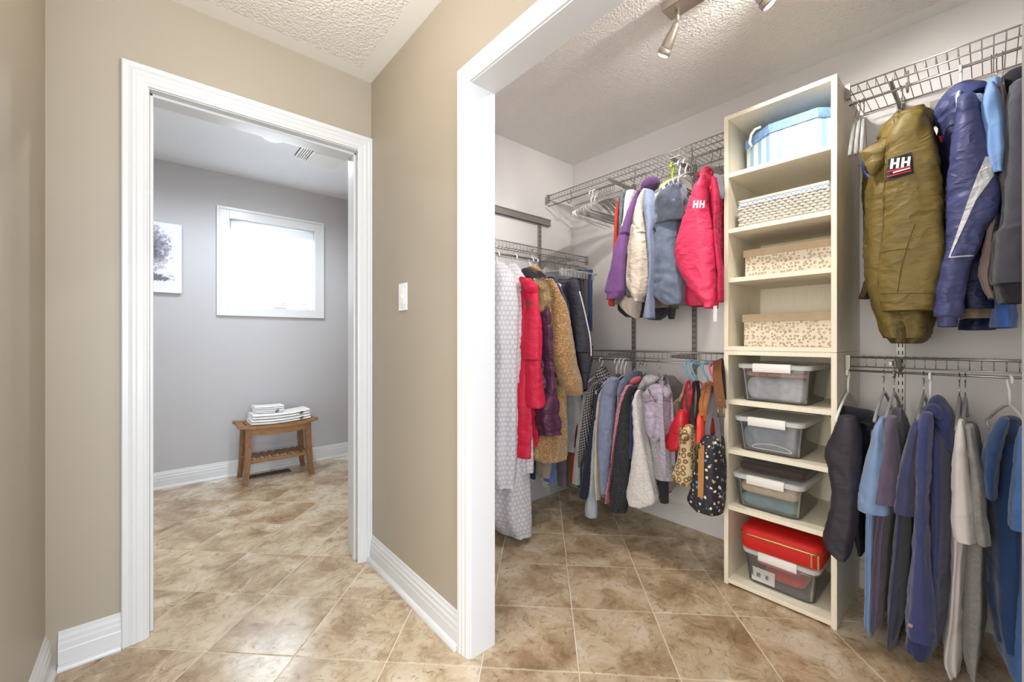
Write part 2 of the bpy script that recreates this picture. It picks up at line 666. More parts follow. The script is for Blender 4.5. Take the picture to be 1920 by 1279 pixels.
def casing(name, label, axis, plane, a0, a1, ztop, out, width, foot=0.0):
    """mitred three-sided casing round an opening a0..a1 in the plane axis=plane; returns object"""
    k = width / 0.076
    mb = MB()
    def P(a, z, t):
        return Vector((plane + out * t, a, z)) if axis == 'Y' else Vector((a, plane + out * t, z))
    n = len(KP)
    rings = []
    for (sgn, corner) in ((-1, 'b'), (-1, 't'), (1, 't'), (1, 'b')):
        ring = []
        for c, t in KP:
            c *= k
            a = a0 - c if sgn < 0 else a1 + c
            z = foot if corner == 'b' else ztop + c
            ring.append(P(a, z, t))
        rings.append(ring)
    for r in rings: mb.v += r
    for i in range(3):
        for j in range(n):
            j2 = (j + 1) % n
            mb.f.append((i * n + j, i * n + j2, (i + 1) * n + j2, (i + 1) * n + j)); mb.mi.append(0)
    mb.f.append(tuple(range(n))); mb.mi.append(0)
    mb.f.append(tuple(range(3 * n, 4 * n))[::-1]); mb.mi.append(0)
    return struct(name, mb, M_TRIM, label)


casing('trim_1', 'white moulded casing around the bathroom doorway', 'X', 2.055, DX0 - 0.004, DX1 - 0.006, DZ + 0.004, -1, 0.072)
casing('trim_2', 'white moulded casing around the closet opening', 'Y', 0.835, OY0 - 0.004, OY1 + 0.004, OZ + 0.004, -1, 0.060)
# door lining of the bathroom doorway, with stops
mb = MB()
mb.box(DX0 - 0.012, DX0, 2.0535, 2.20, 0, DZ)
mb.box(DX1, DX1 + 0.012, 2.0535, 2.20, 0, DZ)
mb.box(DX0 - 0.012, DX1 + 0.012, 2.0535, 2.20, DZ, DZ + 0.012)
jam = struct('door_1', mb, M_TRIM, 'white door lining of the bathroom doorway with its stop beads')
for nm, q in (('stop_bead', (DX0, DX0 + 0.012, 2.085, 2.118, 0, DZ)), ('stop_bead', (DX1 - 0.012, DX1, 2.085, 2.118, 0, DZ)), ('stop_bead', (DX0, DX1, 2.085, 2.118, DZ - 0.012, DZ))):
    struct(nm, MB().bbox(*q, 0.003), M_TRIM, parent=jam)
for zc in (1.80,):
    struct('hinge_mortise', MB().box(DX0, DX0 + 0.0008, 2.125, 2.195, zc - 0.045, zc + 0.045), plain('mortise_paint', (226, 226, 230), 0.5), parent=jam)
    for dz in (-0.03, -0.018, 0.03):
        struct('screw_hole', MB().lathe([(0.003, 0), (0.003, 0.001)], 8, Matrix.Translation((DX0 + 0.0009, 2.16, zc + dz)) @ Matrix.Rotation(PI / 2, 4, 'Y')), plain('screw_hole', (60, 58, 56), 0.6), parent=jam)
# lining of the closet opening
mb = MB()
mb.box(0.8335, 0.937, OY1, OY1 + 0.012, 0, OZ)
mb.box(0.8335, 0.937, OY0 - 0.012, OY0, 0, OZ)
mb.box(0.8335, 0.937, OY0 - 0.012, OY1 + 0.012, OZ, OZ + 0.012)
struct('door_2', mb, M_TRIM, 'flat white lining of the closet opening')

# ================================================================== BATHROOM
M_WPLA = plain('white_plastic', (238, 238, 236), 0.35)
M_WVIN = plain('white_vinyl', (240, 242, 246), 0.35)


def glass_mat(name, tint=(1, 1, 1, 1), gloss=0.06, rough=0.02, milk=0.0):
    q = NT(name)
    tr = q.n('ShaderNodeBsdfTransparent'); tr.inputs[0].default_value = tint
    gl = q.n('ShaderNodeBsdfGlossy'); gl.inputs['Roughness'].default_value = rough
    fr = q.n('ShaderNodeFresnel'); fr.inputs['IOR'].default_value = 1.45
    mx = q.n('ShaderNodeMixShader')
    q.l(q.math('ADD', fr.outputs[0], gloss), mx.inputs[0]); q.l(tr.outputs[0], mx.inputs[1]); q.l(gl.outputs[0], mx.inputs[2])
    if milk:
        df = q.n('ShaderNodeBsdfDiffuse'); df.inputs[0].default_value = (0.86, 0.87, 0.88, 1)
        m2 = q.n('ShaderNodeMixShader'); m2.inputs[0].default_value = milk
        q.l(mx.outputs[0], m2.inputs[1]); q.l(df.outputs[0], m2.inputs[2]); mx = m2
    q.l(mx.outputs[0], q.out.inputs['Surface'])
    return q.m


M_GLASS = glass_mat('window_glass', (0.98, 1, 1, 1), 0.0)

win = struct('window_1', MB(), M_WVIN, base=Vector((0, 0, 0))) if False else None
wr = Thing('window_1', 'small white framed bathroom window with blind and crank', None, kind='structure')
# casing: picture frame moulding
mb = MB()
OX0, OX1, OZ0, OZ1 = 0.379, 1.189, 1.300, 2.176
for (a, b, c, d) in ((OX0, WX0 + .008, OZ0, OZ1), (WX1 - .008, OX1, OZ0, OZ1), (WX0 + .008, WX1 - .008, OZ0, WZ0 + .008), (WX0 + .008, WX1 - .008, WZ1 - .008, OZ1)):
    mb.bbox(a, b, 4.019, 4.0349, c, d, 0.002)
for (a, b, c, d) in ((OX0, OX0 + .02, OZ0, OZ1), (OX1 - .02, OX1, OZ0, OZ1), (OX0 + .02, OX1 - .02, OZ0, OZ0 + .02), (OX0 + .02, OX1 - .02, OZ1 - .02, OZ1)):
    mb.bbox(a, b, 4.012, 4.0185, c, d, 0.002)
wr.add('window_casing', mb, M_TRIM)
mb = MB()
mb.box(WX0, WX0 + .01, 4.035, 4.15, WZ0, WZ1); mb.box(WX1 - .01, WX1, 4.035, 4.15, WZ0, WZ1)
mb.box(WX0, WX1, 4.035, 4.15, WZ0, WZ0 + .01); mb.box(WX0, WX1, 4.035, 4.15, WZ1 - .01, WZ1)
wr.add('reveal', mb, M_TRIM)
mb = MB()
sx0, sx1, sz0, sz1 = WX0 + .01, WX1 - .01, WZ0 + .01, WZ1 - .01
for q in ((sx0, sx0 + .05, sz0, sz1), (sx1 - .05, sx1, sz0, sz1), (sx0 + .05, sx1 - .05, sz0, sz0 + .065), (sx0 + .05, sx1 - .05, sz1 - .05, sz1)):
    mb.bbox(q[0], q[1], 4.10, 4.14, q[2], q[3], 0.003)
wr.add('sash', mb, M_WVIN)
wr.add('pane', MB().box(sx0 + .04, sx1 - .04, 4.118, 4.122, sz0 + .05, sz1 - .04), M_GLASS)
mb = MB().bbox(0.80, 0.89, 4.075, 4.10, sz0 + .012, sz0 + .03, 0.004)
mb.sweep([(0.86, 4.085, sz0 + .03), (0.865, 4.07, sz0 + .05), (0.90, 4.065, sz0 + .055)], 0.005)
wr.add('crank_handle', mb, M_WPLA)
wr.finish(base=(0.79, 4.1, OZ0))

bl = Thing('window_blind', 'white horizontal blind lowered inside the bathroom window', 'blind')
bl.add('headrail', MB().bbox(0.475, 1.10, 4.040, 4.075, 2.010, 2.068, 0.003), M_WVIN)
mb = MB()
k = 0
z = 1.995
while z > 1.44:
    mb.box(0.50, 1.075, 4.048, 4.070, z, z + 0.0012, M=None)
    z -= 0.022
bl.add('slats', mb, plain('blind_slat', (244, 246, 248), 0.5), stuff=True)
bl.add('bottom_rail', MB().bbox(0.50, 1.075, 4.046, 4.072, 1.420, 1.432, 0.003), M_WVIN)
for x in (0.62, 0.955):
    bl.add('cord', MB().sweep([(x, 4.059, 2.01), (x, 4.059, 1.43)], 0.0008, 5), M_WPLA)
bl.add('wand', MB().sweep([(1.03, 4.036, 2.01), (1.03, 4.034, 1.62)], 0.003, 6), M_WPLA)
bl.finish()

# canvas print
q = NT('misty_tree_print')
v = q.coord('Object')
sep = q.n('ShaderNodeSeparateXYZ'); q.l(v, sep.inputs[0])
X_, Z_ = sep.outputs[0], sep.outputs[2]
crown = q.math('SQRT', q.math('ADD', q.math('POWER', q.math('DIVIDE', q.math('SUBTRACT', X_, -0.03), 0.175), 2.0), q.math('POWER', q.math('DIVIDE', q.math('SUBTRACT', Z_, 0.315), 0.19), 2.0)))
fz = q.noise(v, 38, 8, 0.75)
dens = q.math('SUBTRACT', q.math('ADD', q.math('MULTIPLY', fz, 2.0), 0.0), crown)
c1 = q.ramp(dens, [(0.0, rgb(224, 225, 236)), (0.25, rgb(150, 146, 156)), (0.6, rgb(92, 88, 98))])
bank = q.math('SQRT', q.math('ADD', q.math('POWER', q.math('DIVIDE', q.math('SUBTRACT', X_, -0.03), 0.165), 2.0), q.math('POWER', q.math('DIVIDE', q.math('SUBTRACT', Z_, 0.110), 0.034), 2.0)))
bd = q.math('SUBTRACT', q.math('MULTIPLY', fz, 2.2), bank)
c2 = q.mix(q.ramp(bd, [(0.05, (0, 0, 0, 1)), (0.25, (0.9,) * 3 + (1,))]).outputs[0], c1.outputs[0], rgb(82, 74, 92))
q.l(c2, q.b.inputs['Base Color']); q.b.inputs['Roughness'].default_value = 0.7
t = Thing('canvas_picture', 'grey misty tree canvas print hanging on the bathroom wall', 'picture')
t.add('print', MB().bbox(-0.23, 0.162, 4.006, 4.0345, 1.455, 1.973, 0.003), q.m)
t.finish(single=True)

# recessed ceiling light and exhaust fan
q = NT('lit_bulb'); q.b.inputs['Emission Color'].default_value = (1, 0.98, 0.95, 1); q.b.inputs['Emission Strength'].default_value = 25
M_BULB = q.m
for (lx, ly, lab, wt) in ((0.598, 3.105, 'lit round recessed light beside the bathroom exhaust fan', 32), (0.62, 2.62, 'added unseen recessed light just inside the bathroom doorway', 28), (-0.30, 3.15, 'added unseen recessed light over the far side of the bathroom', 18)):  # second and third lights are added out of view to brighten the window wall
    t = Thing('recessed_light', lab, 'ceiling light', 'recessed bathroom lights')
    Mc = Matrix.Translation((lx, ly, BC)) @ Matrix.Rotation(PI, 4, 'X')
    t.add('trim_ring', MB().lathe([(0.075, 0.0), (0.075, 0.004), (0.060, 0.008), (0.052, 0.004), (0.052, 0.0)], 32, Mc), M_WPLA)
    t.add('bulb', MB().lathe([(0.03, 0.0), (0.034, 0.008), (0.026, 0.016), (0.010, 0.020)], 24, Mc), M_BULB)
    t.finish()
    lamp('recessed_light_lamp', 'SPOT', (lx + .02, ly, BC - 0.035), wt, (0.80, 0.89, 1.0), 0.03, (lx + .05, ly + 0.2, 0), math.radians(160), 0.6)

t = Thing('exhaust_fan', 'white slotted exhaust fan cover on the bathroom ceiling', 'fan')
t.add('cover', MB().bbox(0.845, 1.065, 3.085, 3.30, BC - 0.030, BC - 0.0005, 0.008), plain('fan_cover', (222, 222, 216), 0.5))
for k in range(5):
    t.add('slat', MB().bbox(0.775 + k * 0.014, 0.783 + k * 0.014, 3.085, 3.30, BC - 0.020, BC - 0.0005, 0.002), M_WPLA)
t.add('backing', MB().box(0.772, 0.845, 3.088, 3.297, BC - 0.006, BC - 0.0002), plain('dark_vent', (70, 66, 60), 0.8))
t.finish()

# light switch
t = Thing('light_switch', 'white dimmer switch plate on the tan hall wall', 'light switch')
t.add('plate', MB().bbox(0.8275, 0.8348, 1.656, 1.730, 1.236, 1.356, 0.002), M_WPLA)
t.add('paddle', MB().bbox(0.8245, 0.828, 1.676, 1.710, 1.264, 1.330, 0.001), M_WPLA)
t.add('slider', MB().bbox(0.822, 0.825, 1.688, 1.696, 1.290, 1.304, 0.001), M_WPLA)
t.add('screw', MB().lathe([(0.003, 0), (0.003, 0.001)], 10, Matrix.Translation((0.8275, 1.693, 1.248)) @ Matrix.Rotation(-PI / 2, 4, 'Y')), plain('screw_grey', (150, 150, 150), 0.4))
t.finish()


# teak bench
def wood(name, c0, c1, axis_scale):
    q = NT(name)
    v = q.coord('Object', axis_scale)
    f = q.noise(v, 10, 5, 0.6)
    q.l(q.ramp(f, [(0.3, rgb(c0)), (0.7, rgb(c1))]).outputs[0], q.b.inputs['Base Color'])
    q.b.inputs['Roughness'].default_value = 0.5
    q.bump(f, 0.15, 0.001)
    return q.m


M_TEAK = wood('teak_wood', (112, 78, 46), (168, 124, 80), (2, 14, 14))
M_TEAKL = wood('teak_leg', (104, 72, 44), (150, 108, 70), (14, 14, 2))
t = Thing('bench', 'small slatted teak bench under the bathroom window', 'bench')
bx0, bx1, by0, by1 = 0.475, 1.035, 3.660, 3.955
bxm = (bx0 + bx1) / 2


def seatz(x):
    return 0.415 + 0.022 * ((x - bxm) / ((bx1 - bx0) / 2)) ** 2


def curved_rail(y0, y1, zlo, zhi, xa, xb, curved=True):
    mb = MB(); n = 14
    for i in range(n + 1):
        x = xa + (xb - xa) * i / n
        o = seatz(x) if curved else 0.0
        mb.v += [Vector((x, y0, o + zlo)), Vector((x, y1, o + zlo)), Vector((x, y1, o + zhi)), Vector((x, y0, o + zhi))]
    for i in range(n):
        a = i * 4; b = a + 4
        for j in range(4):
            mb.f.append((a + j, a + (j + 1) % 4, b + (j + 1) % 4, b + j)); mb.mi.append(0)
    mb.f.append((3, 2, 1, 0)); mb.f.append((n * 4, n * 4 + 1, n * 4 + 2, n * 4 + 3)); mb.mi += [0, 0]
    return mb


t.add('seat_rail', curved_rail(by0, by0 + 0.045, 0.0, 0.022, bx0, bx1), M_TEAK)
t.add('seat_rail', curved_rail(by1 - 0.045, by1, 0.0, 0.022, bx0, bx1), M_TEAK)
t.add('apron', curved_rail(by0 + 0.012, by0 + 0.030, -0.05, 0.0, bx0 + 0.06, bx1 - 0.06), M_TEAK)
t.add('apron', curved_rail(by1 - 0.030, by1 - 0.012, -0.05, 0.0, bx0 + 0.06, bx1 - 0.06), M_TEAK)
for k in range(9):
    x = bx0 + 0.03 + k * (bx1 - bx0 - 0.06) / 8
    t.add('slat', MB().bbox(x - 0.022, x + 0.022, by0 + 0.045, by1 - 0.045, seatz(x) + 0.003, seatz(x) + 0.020, 0.003), M_TEAK)
for sx in (0, 1):
    for sy in (0, 1):
        xt = bx0 + 0.075 if sx == 0 else bx1 - 0.075
        xb_ = bx0 + 0.045 if sx == 0 else bx1 - 0.045
        yt = by0 + 0.026 if sy == 0 else by1 - 0.026
        yb = by0 + 0.010 if sy == 0 else by1 - 0.010
        mb = MB(); n = 8
        for i in range(n + 1):
            f = i / n
            x = xb_ + (xt - xb_) * (f ** 0.6); y = yb + (yt - yb) * (f ** 0.6)
            hw = 0.016 + 0.008 * f
            z = 0.0 + f * (seatz(xt))
            mb.v += [Vector((x - hw, y - 0.014, z)), Vector((x + hw, y - 0.014, z)), Vector((x + hw, y + 0.014, z)), Vector((x - hw, y + 0.014, z))]
        for i in range(n):
            a = i * 4; b = a + 4
            for j in range(4):
                mb.f.append((a + j, a + (j + 1) % 4, b + (j + 1) % 4, b + j)); mb.mi.append(0)
        mb.f.append((3, 2, 1, 0)); mb.f.append((n * 4, n * 4 + 1, n * 4 + 2, n * 4 + 3)); mb.mi += [0, 0]
        t.add('leg', mb, M_TEAKL)
for y in (by0 + 0.030, by1 - 0.055):
    t.add('shelf_rail', MB().bbox(bx0 + 0.06, bx1 - 0.06, y, y + 0.025, 0.155, 0.178, 0.003), M_TEAK)
for k in range(8):
    x = bx0 + 0.09 + k * (bx1 - bx0 - 0.18) / 7
    t.add('shelf_slat', MB().bbox(x - 0.017, x + 0.017, by0 + 0.05, by1 - 0.05, 0.178, 0.190, 0.002), M_TEAK)
t.finish()

# folded towels
M_TOWEL = fabric('white_towel', (238, 237, 235), 0.95, 0.05, 420, 0.6, 0.4, 60)
M_MONO = fabric('dark_embroidery', (54, 54, 58), 0.9)


def towel(label, x0, x1, y0, y1, z0, h, mark, rot=0.0):
    t = Thing('folded_towel', label, 'towel', 'folded towels on the bench')
    bm = bmesh.new()
    nx, ny = 18, 10
    mb = MB()
    c = Vector(((x0 + x1) / 2, (y0 + y1) / 2, 0))
    R = Matrix.Translation(c) @ Matrix.Rotation(rot, 4, 'Z') @ Matrix.Translation(-c)
    for lay in range(2):
        za = z0 + lay * h / 2; zb = za + h / 2 - 0.0015
        ring = []
        n = 14
        for i in range(nx + 1):
            x = x0 + (x1 - x0) * i / nx
            off = 0.004 * noise.noise((x * 9, z0 * 31, lay * 7.0))
            for j in range(n):
                a = 2 * PI * j / n
                yy = (y0 + y1) / 2 + (y1 - y0) / 2 * math.copysign(abs(math.cos(a)) ** 0.35, math.cos(a))
                zz = (za + zb) / 2 + (zb - za) / 2 * math.copysign(abs(math.sin(a)) ** 0.7, math.sin(a))
                zz += 0.0012 * noise.noise((x * 14, yy * 14, lay + z0 * 20)) + (seatz(x) - 0.415)
                mb.v.append(R @ Vector((x, yy + off, zz)))
        b0 = lay * (nx + 1) * n
        for i in range(nx):
            for j in range(n):
                j2 = (j + 1) % n
                mb.f.append((b0 + i * n + j, b0 + i * n + j2, b0 + (i + 1) * n + j2, b0 + (i + 1) * n + j)); mb.mi.append(0)
        mb.f.append(tuple(b0 + j for j in range(n))); mb.f.append(tuple(b0 + nx * n + j for j in range(n))); mb.mi += [0, 0]
    mb.smooth = True
    t.add('cloth', mb, M_TOWEL, angle=50)
    if mark:
        xm = mark
        m2 = MB()
        for (cx, cz, r) in ((0, 0.0, 0.011), (0.006, 0.006, 0.006), (-0.006, -0.005, 0.006)):
            pts = [R @ Vector((xm + cx + r * math.cos(a_ * PI / 8), y0 - 0.001, z0 + h * 0.5 + (seatz(xm) - .415) + cz + r * 0.8 * math.sin(a_ * PI / 8))) for a_ in range(16)]
            m2.sweep(pts, 0.0016, 5, True)
        t.add('embroidery', m2, M_MONO, label='dark embroidered motif')
    return t.finish()


towel('large folded white towel lying on the bench slats', 0.565, 0.985, 3.69, 3.90, 0.4385, 0.040, 0.915, 0.02)
towel('large folded white towel, second in the bench stack', 0.572, 0.980, 3.695, 3.90, 0.4805, 0.040, 0.915, 0.035)
towel('small folded white towel, third in the bench stack', 0.60, 0.80, 3.74, 3.89, 0.5225, 0.026, 0.75, 0.0)
towel('small folded white towel on top of the bench stack', 0.595, 0.80, 3.745, 3.89, 0.5505, 0.026, None, 0.02)

# floor register under the bench
t = Thing('floor_register', 'brown slotted floor register under the teak bench', 'vent')
M_REG = plain('bronze_register', (92, 76, 62), 0.45, 0.3)
mb = MB()
mb.box(0.565, 0.875, 3.838, 3.850, 0.0, 0.006); mb.box(0.565, 0.875, 3.918, 3.932, 0.0, 0.006)
mb.box(0.565, 0.580, 3.85, 3.918, 0.0, 0.006); mb.box(0.860, 0.875, 3.85, 3.918, 0.0, 0.006)
t.add('frame', mb, M_REG)
for k in range(14):
    x = 0.590 + k * 0.0195
    t.add('louver', MB().box(x, x + 0.009, 3.85, 3.918, 0.001, 0.005), M_REG)
t.add('duct', MB().box(0.58, 0.86, 3.85, 3.918, 0.0003, 0.0008), plain('duct_black', (22, 20, 20), 0.9))
t.finish()

# ================================================================== LIGHTS OF HALL AND CLOSET
M_NICK = plain('brushed_nickel', (188, 178, 164), 0.38, 0.9)
M_SHADE = NT('hall_lamp_glass'); M_SHADE.b.inputs['Emission Color'].default_value = (1, 0.86, 0.68, 1); M_SHADE.b.inputs['Emission Strength'].default_value = 4; M_SHADE = M_SHADE.m
HLX, HLY = 0.26, 1.34
t = Thing('flush_ceiling_lamp', 'round flush ceiling lamp over the hall by the closet', 'ceiling light')
Mc = Matrix.Translation((HLX, HLY, HC - 0.0005)) @ Matrix.Rotation(PI, 4, 'X')
t.add('base', MB().lathe([(0.10, 0.0), (0.10, 0.018), (0.094, 0.022)], 32, Mc), M_NICK)
t.add('shade', MB().lathe([(0.092, 0.022), (0.088, 0.045), (0.070, 0.064), (0.04, 0.075), (0.008, 0.078)], 32, Mc), M_SHADE)
t.finish()
lamp('hall_lamp', 'POINT', (HLX, HLY, HC - 0.13), 4.5, (1.0, 0.90, 0.76), 0.05)

t = Thing('track_light', 'brushed nickel track light with swivel spots on closet ceiling', 'ceiling light')
t.add('canopy', MB().bbox(1.500, 1.580, 0.14, 0.842, CC - 0.034, CC - 0.0005, 0.006), M_NICK)
SPOTS = [(0.795, Vector((1.56, 0.865, 2.262)) - Vector((1.54, 0.795, 2.345)), (2.05, 1.75, 0.9)),
         (0.540, Vector((0.62, -0.45, -0.85)), (1.95, 0.62, 0.6)),
         (0.205, Vector((-0.22, 1.0, 0.10)), (1.4, 1.2, 2.4))]
for (y, d, aim) in SPOTS:
    d = d.normalized()
    top = Vector((1.54, y, CC - 0.034)); piv = Vector((1.54, y, CC - 0.080))
    t.add('stem', MB().sweep([top, piv], 0.007, 10), M_NICK)
    k = t.add('head', MB().lathe([(0.006, 0.0), (0.012, 0.01), (0.019, 0.05), (0.0225, 0.085), (0.0225, 0.088)], 24,
                                 Matrix.Translation(piv) @ d.to_track_quat('Z', 'Y').to_matrix().to_4x4()), M_NICK)
    t.add('rim', MB().lathe([(0.021, 0.0905), (0.0255, 0.0905), (0.0260, 0.108), (0.022, 0.112)], 24, Matrix.Translation(piv) @ d.to_track_quat('Z', 'Y').to_matrix().to_4x4()), M_NICK)
    t.add('bulb', MB().lathe([(0.015, 0.110), (0.020, 0.1125), (0.019, 0.116), (0.010, 0.119)], 20, Matrix.Translation(piv) @ d.to_track_quat('Z', 'Y').to_matrix().to_4x4()), M_BULB, under=k)
    lp = piv + d * 0.135
    lamp('track_spot', 'SPOT', lp, 24, (1.0, 0.95, 0.89), 0.02, lp + d, math.radians(128), 0.7)
t.finish()

# ================================================================== SHELF TOWER
M_MELA = wood('cream_melamine', (232, 224, 202), (242, 235, 216), (3, 20, 1))
TF, TBK, TY0, TY1 = 1.967, 2.372, 0.381, 0.794
PT = 0.0185


def tower(label, z0, z1, shelves, toe):
    t = Thing('shelf_unit', label, 'shelf unit')
    t.add('side_panel', MB().bbox(TF, TBK, TY1 - PT, TY1, z0, z1, 0.001), M_MELA)
    t.add('side_panel', MB().bbox(TF, TBK, TY0, TY0 + PT, z0, z1, 0.001), M_MELA)
    t.add('top_panel', MB().bbox(TF, TBK, TY0 + PT, TY1 - PT, z1 - PT, z1, 0.001), M_MELA)
    t.add('bottom_panel', MB().bbox(TF, TBK, TY0 + PT, TY1 - PT, toe, toe + PT, 0.001), M_MELA)
    t.add('back_panel', MB().box(TBK - 0.004, TBK, TY0 + PT, TY1 - PT, toe + PT, z1 - PT), M_MELA)
    for zt in shelves:
        t.add('shelf', MB().bbox(TF + 0.003, TBK - 0.004, TY0 + PT, TY1 - PT, zt - 0.020, zt, 0.001), M_MELA)
    if toe == z0 and z0 < 0.01 or True:
        for zz in (z0 + 0.03, z1 - 0.03):
            for xx in (TF + 0.04, TBK - 0.03):
                t.add('cam_screw', MB().lathe([(0.005, 0), (0.005, 0.001)], 10, Matrix.Translation((xx, TY0, zz)) @ Matrix.Rotation(PI / 2, 4, 'X')), plain('screw_cap', (200, 200, 200), 0.4, 0.5))
    return t.finish()


tower('cream bookcase standing on the closet floor, holding clear bins', 0.0, 1.0575, (0.836, 0.613, 0.359), 0.008)
tower('cream bookcase stacked on the lower one, holding lidded boxes', 1.0585, 2.122, (1.861, 1.609, 1.386), 1.0585)

# ---- striped blue box with a blue lid
q = NT('blue_white_stripes')
v = q.coord('UV')
sep = q.n('ShaderNodeSeparateXYZ'); q.l(v, sep.inputs[0])
fr = q.math('FRACT', q.math('MULTIPLY', sep.outputs[0], 1 / 0.052))
c = q.ramp(fr, [(0.0, rgb(214, 218, 220)), (0.50, rgb(140, 182, 208)), (0.93, rgb(214, 218, 220))], 'CONSTANT')
q.l(c.outputs[0], q.b.inputs['Base Color']); q.b.inputs['Roughness'].default_value = 0.6
M_STRIPE = q.m
M_LIDB = fabric('blue_lid_paper', (118, 152, 196), 0.7, 0.3, 260, 0.15, 0.0, 60)


def prism_uv(poly, z0, z1):
    """upright prism with wall UVs in metres"""
    mb = MB(); mb.uv = []
    n = len(poly); d = 0.0
    for z in (z0, z1):
        for p in poly: mb.v.append(Vector((p[0], p[1], z)))
    for i in range(n):
        j = (i + 1) % n
        L = (Vector(poly[j]) - Vector(poly[i])).length
        mb.f.append((i, j, n + j, n + i)); mb.mi.append(0)
        mb.uv.append([(d, 0), (d + L, 0), (d + L, z1 - z0), (d, z1 - z0)])
        d += L
    mb.f.append(tuple(range(n))); mb.uv.append([(0, 0)] * n); mb.mi.append(0)
    mb.f.append(tuple(range(n, 2 * n))); mb.uv.append([(0, 0)] * n); mb.mi.append(0)
    return mb


def grow(poly, g):
    c = sum((Vector(p) for p in poly), Vector((0, 0))) / len(poly)
    return [tuple(c + (Vector(p) - c) * (1 + g / (Vector(p) - c).length)) for p in poly]


t = Thing('gift_box', 'blue and white striped octagonal box on the top shelf', 'box')
hexp = [(2.100, 0.745), (2.010, 0.622), (2.010, 0.452), (2.060, 0.408), (2.20, 0.408), (2.34, 0.45), (2.34, 0.64), (2.24, 0.745)]
t.add('body', prism_uv(hexp, 1.8615, 2.005), M_STRIPE)
t.add('lid', prism_uv(grow(hexp, 0.006), 1.998, 2.036), M_LIDB)
mb = MB().sweep([(2.068, 0.712, 1.990), (2.052, 0.716, 2.005), (2.040, 0.705, 2.035), (2.042, 0.690, 2.052), (2.052, 0.670, 2.058)], 0.006, 8)
t.add('handle', mb, plain('white_cord', (244, 243, 240), 0.7), label='white cord handle')
t.finish()

# ---- white wicker basket
t = Thing('wicker_basket', 'white woven basket with blue gingham trim on the second shelf', 'basket')
M_WICK = paint('white_wicker', (218, 213, 202), 0.6, 0.12, 300)
bx, bX, bY0, bY1, bz, bZ = 2.012, 2.31, 0.412, 0.742, 1.6095, 1.735
mb = MB()
rows = 9
for r_ in range(rows):
    z = bz + 0.006 + r_ * (bZ - bz - 0.020) / rows
    fl_ = 0.006 * r_ / rows
    path = []
    for (a, b) in (((bx - fl_, bY0), (bx - fl_, bY1)), ((bx, bY1 + fl_), (bX, bY1 + fl_))):
        L = (Vector(b) - Vector(a)).length; m = int(L / 0.006)
        for i in range(m):
            f = i / m
            p = Vector(a).lerp(Vector(b), f)
            wv_ = 0.0035 * math.sin(PI * i + PI * (r_ % 2)) if True else 0
            nrm = Vector((-1, 0)) if a[0] == b[0] else Vector((0, 1))
            p += nrm * (0.0035 * (1 if (i // 2 + r_) % 2 else -1))
            path.append((p.x, p.y, z))
    mb.sweep(path, 0.0052, 5, ry=0.0062)
t.add('weave', mb, M_WICK, stuff=True)
mb = MB()
for y in [bY0 + 0.012 * i for i in range(28)]:
    mb.box(bx + 0.000, bx + 0.004, y - 0.002, y + 0.002, bz, bZ - 0.012)
t.add('stakes', mb, M_WICK, stuff=True)
mb = MB(); mb.box(bx + 0.004, bx + 0.008, bY0, bY1, bz, bZ - .01); mb.box(bX - 0.004, bX, bY0, bY1, bz, bZ - .01)
mb.box(bx + 0.004, bX, bY0, bY0 + 0.004, bz, bZ - .01); mb.box(bx + 0.004, bX, bY1 - 0.004, bY1, bz, bZ - .01); mb.box(bx, bX, bY0, bY1, bz, bz + .004)
t.add('lining', mb, plain('cream_lining', (226, 220, 204), 0.9))
q = NT('blue_gingham')
v = q.coord('Object')
ck = q.n('ShaderNodeTexChecker', Scale=110.0); q.l(v, ck.inputs['Vector'])
ck.inputs['Color1'].default_value = rgb(110, 146, 196); ck.inputs['Color2'].default_value = rgb(238, 240, 244)
q.l(ck.outputs[0], q.b.inputs['Base Color']); q.b.inputs['Roughness'].default_value = 0.9
t.add('gingham_band', MB().bbox(bx - 0.009, bx - 0.003, bY0, bY1 + 0.004, bZ - 0.030, bZ - 0.014, 0.002), q.m, label='blue gingham band')
mb = MB().bbox(bx - 0.011, bx + 0.006, bY0, bY1 + 0.008, bZ - 0.014, bZ, 0.004)
mb.bbox(bx - 0.011, bX, bY1 - 0.004, bY1 + 0.008, bZ - 0.014, bZ, 0.004)
t.add('rim', mb, M_WICK)
t.finish()

# ---- two flower-printed boxes
q = NT('beige_flower_print')
v = q.coord('Object')
vo = q.n('ShaderNodeTexVoronoi', Scale=72.0); q.l(v, vo.inputs['Vector']); vo.inputs['Randomness'].default_value = 0.75
ring = q.ramp(vo.outputs['Distance'], [(0.0, rgb(212, 200, 182)), (0.14, rgb(210, 198, 180)), (0.20, rgb(158, 136, 110)), (0.33, rgb(158, 136, 110)), (0.40, rgb(216, 206, 188))])
big = q.n('ShaderNodeTexVoronoi', Scale=17.0); q.l(v, big.inputs['Vector'])
bl_ = q.ramp(big.outputs['Distance'], [(0.22, (0.75,) * 3 + (1,)), (0.32, (0, 0, 0, 1))])
petal = q.noise(v, 120, 3)
c = q.mix(q.math('MULTIPLY', bl_.outputs[0], q.ramp(petal, [(0.42, (0, 0, 0, 1)), (0.55, (1, 1, 1, 1))]).outputs[0]), ring.outputs[0], rgb(178, 150, 118))
q.l(c, q.b.inputs['Base Color']); q.b.inputs['Roughness'].default_value = 0.7
M_FLOW = q.m
M_LIDT = fabric('tan_lid', (184, 164, 136), 0.8, 0.06, 500, 0.2, 0.0)
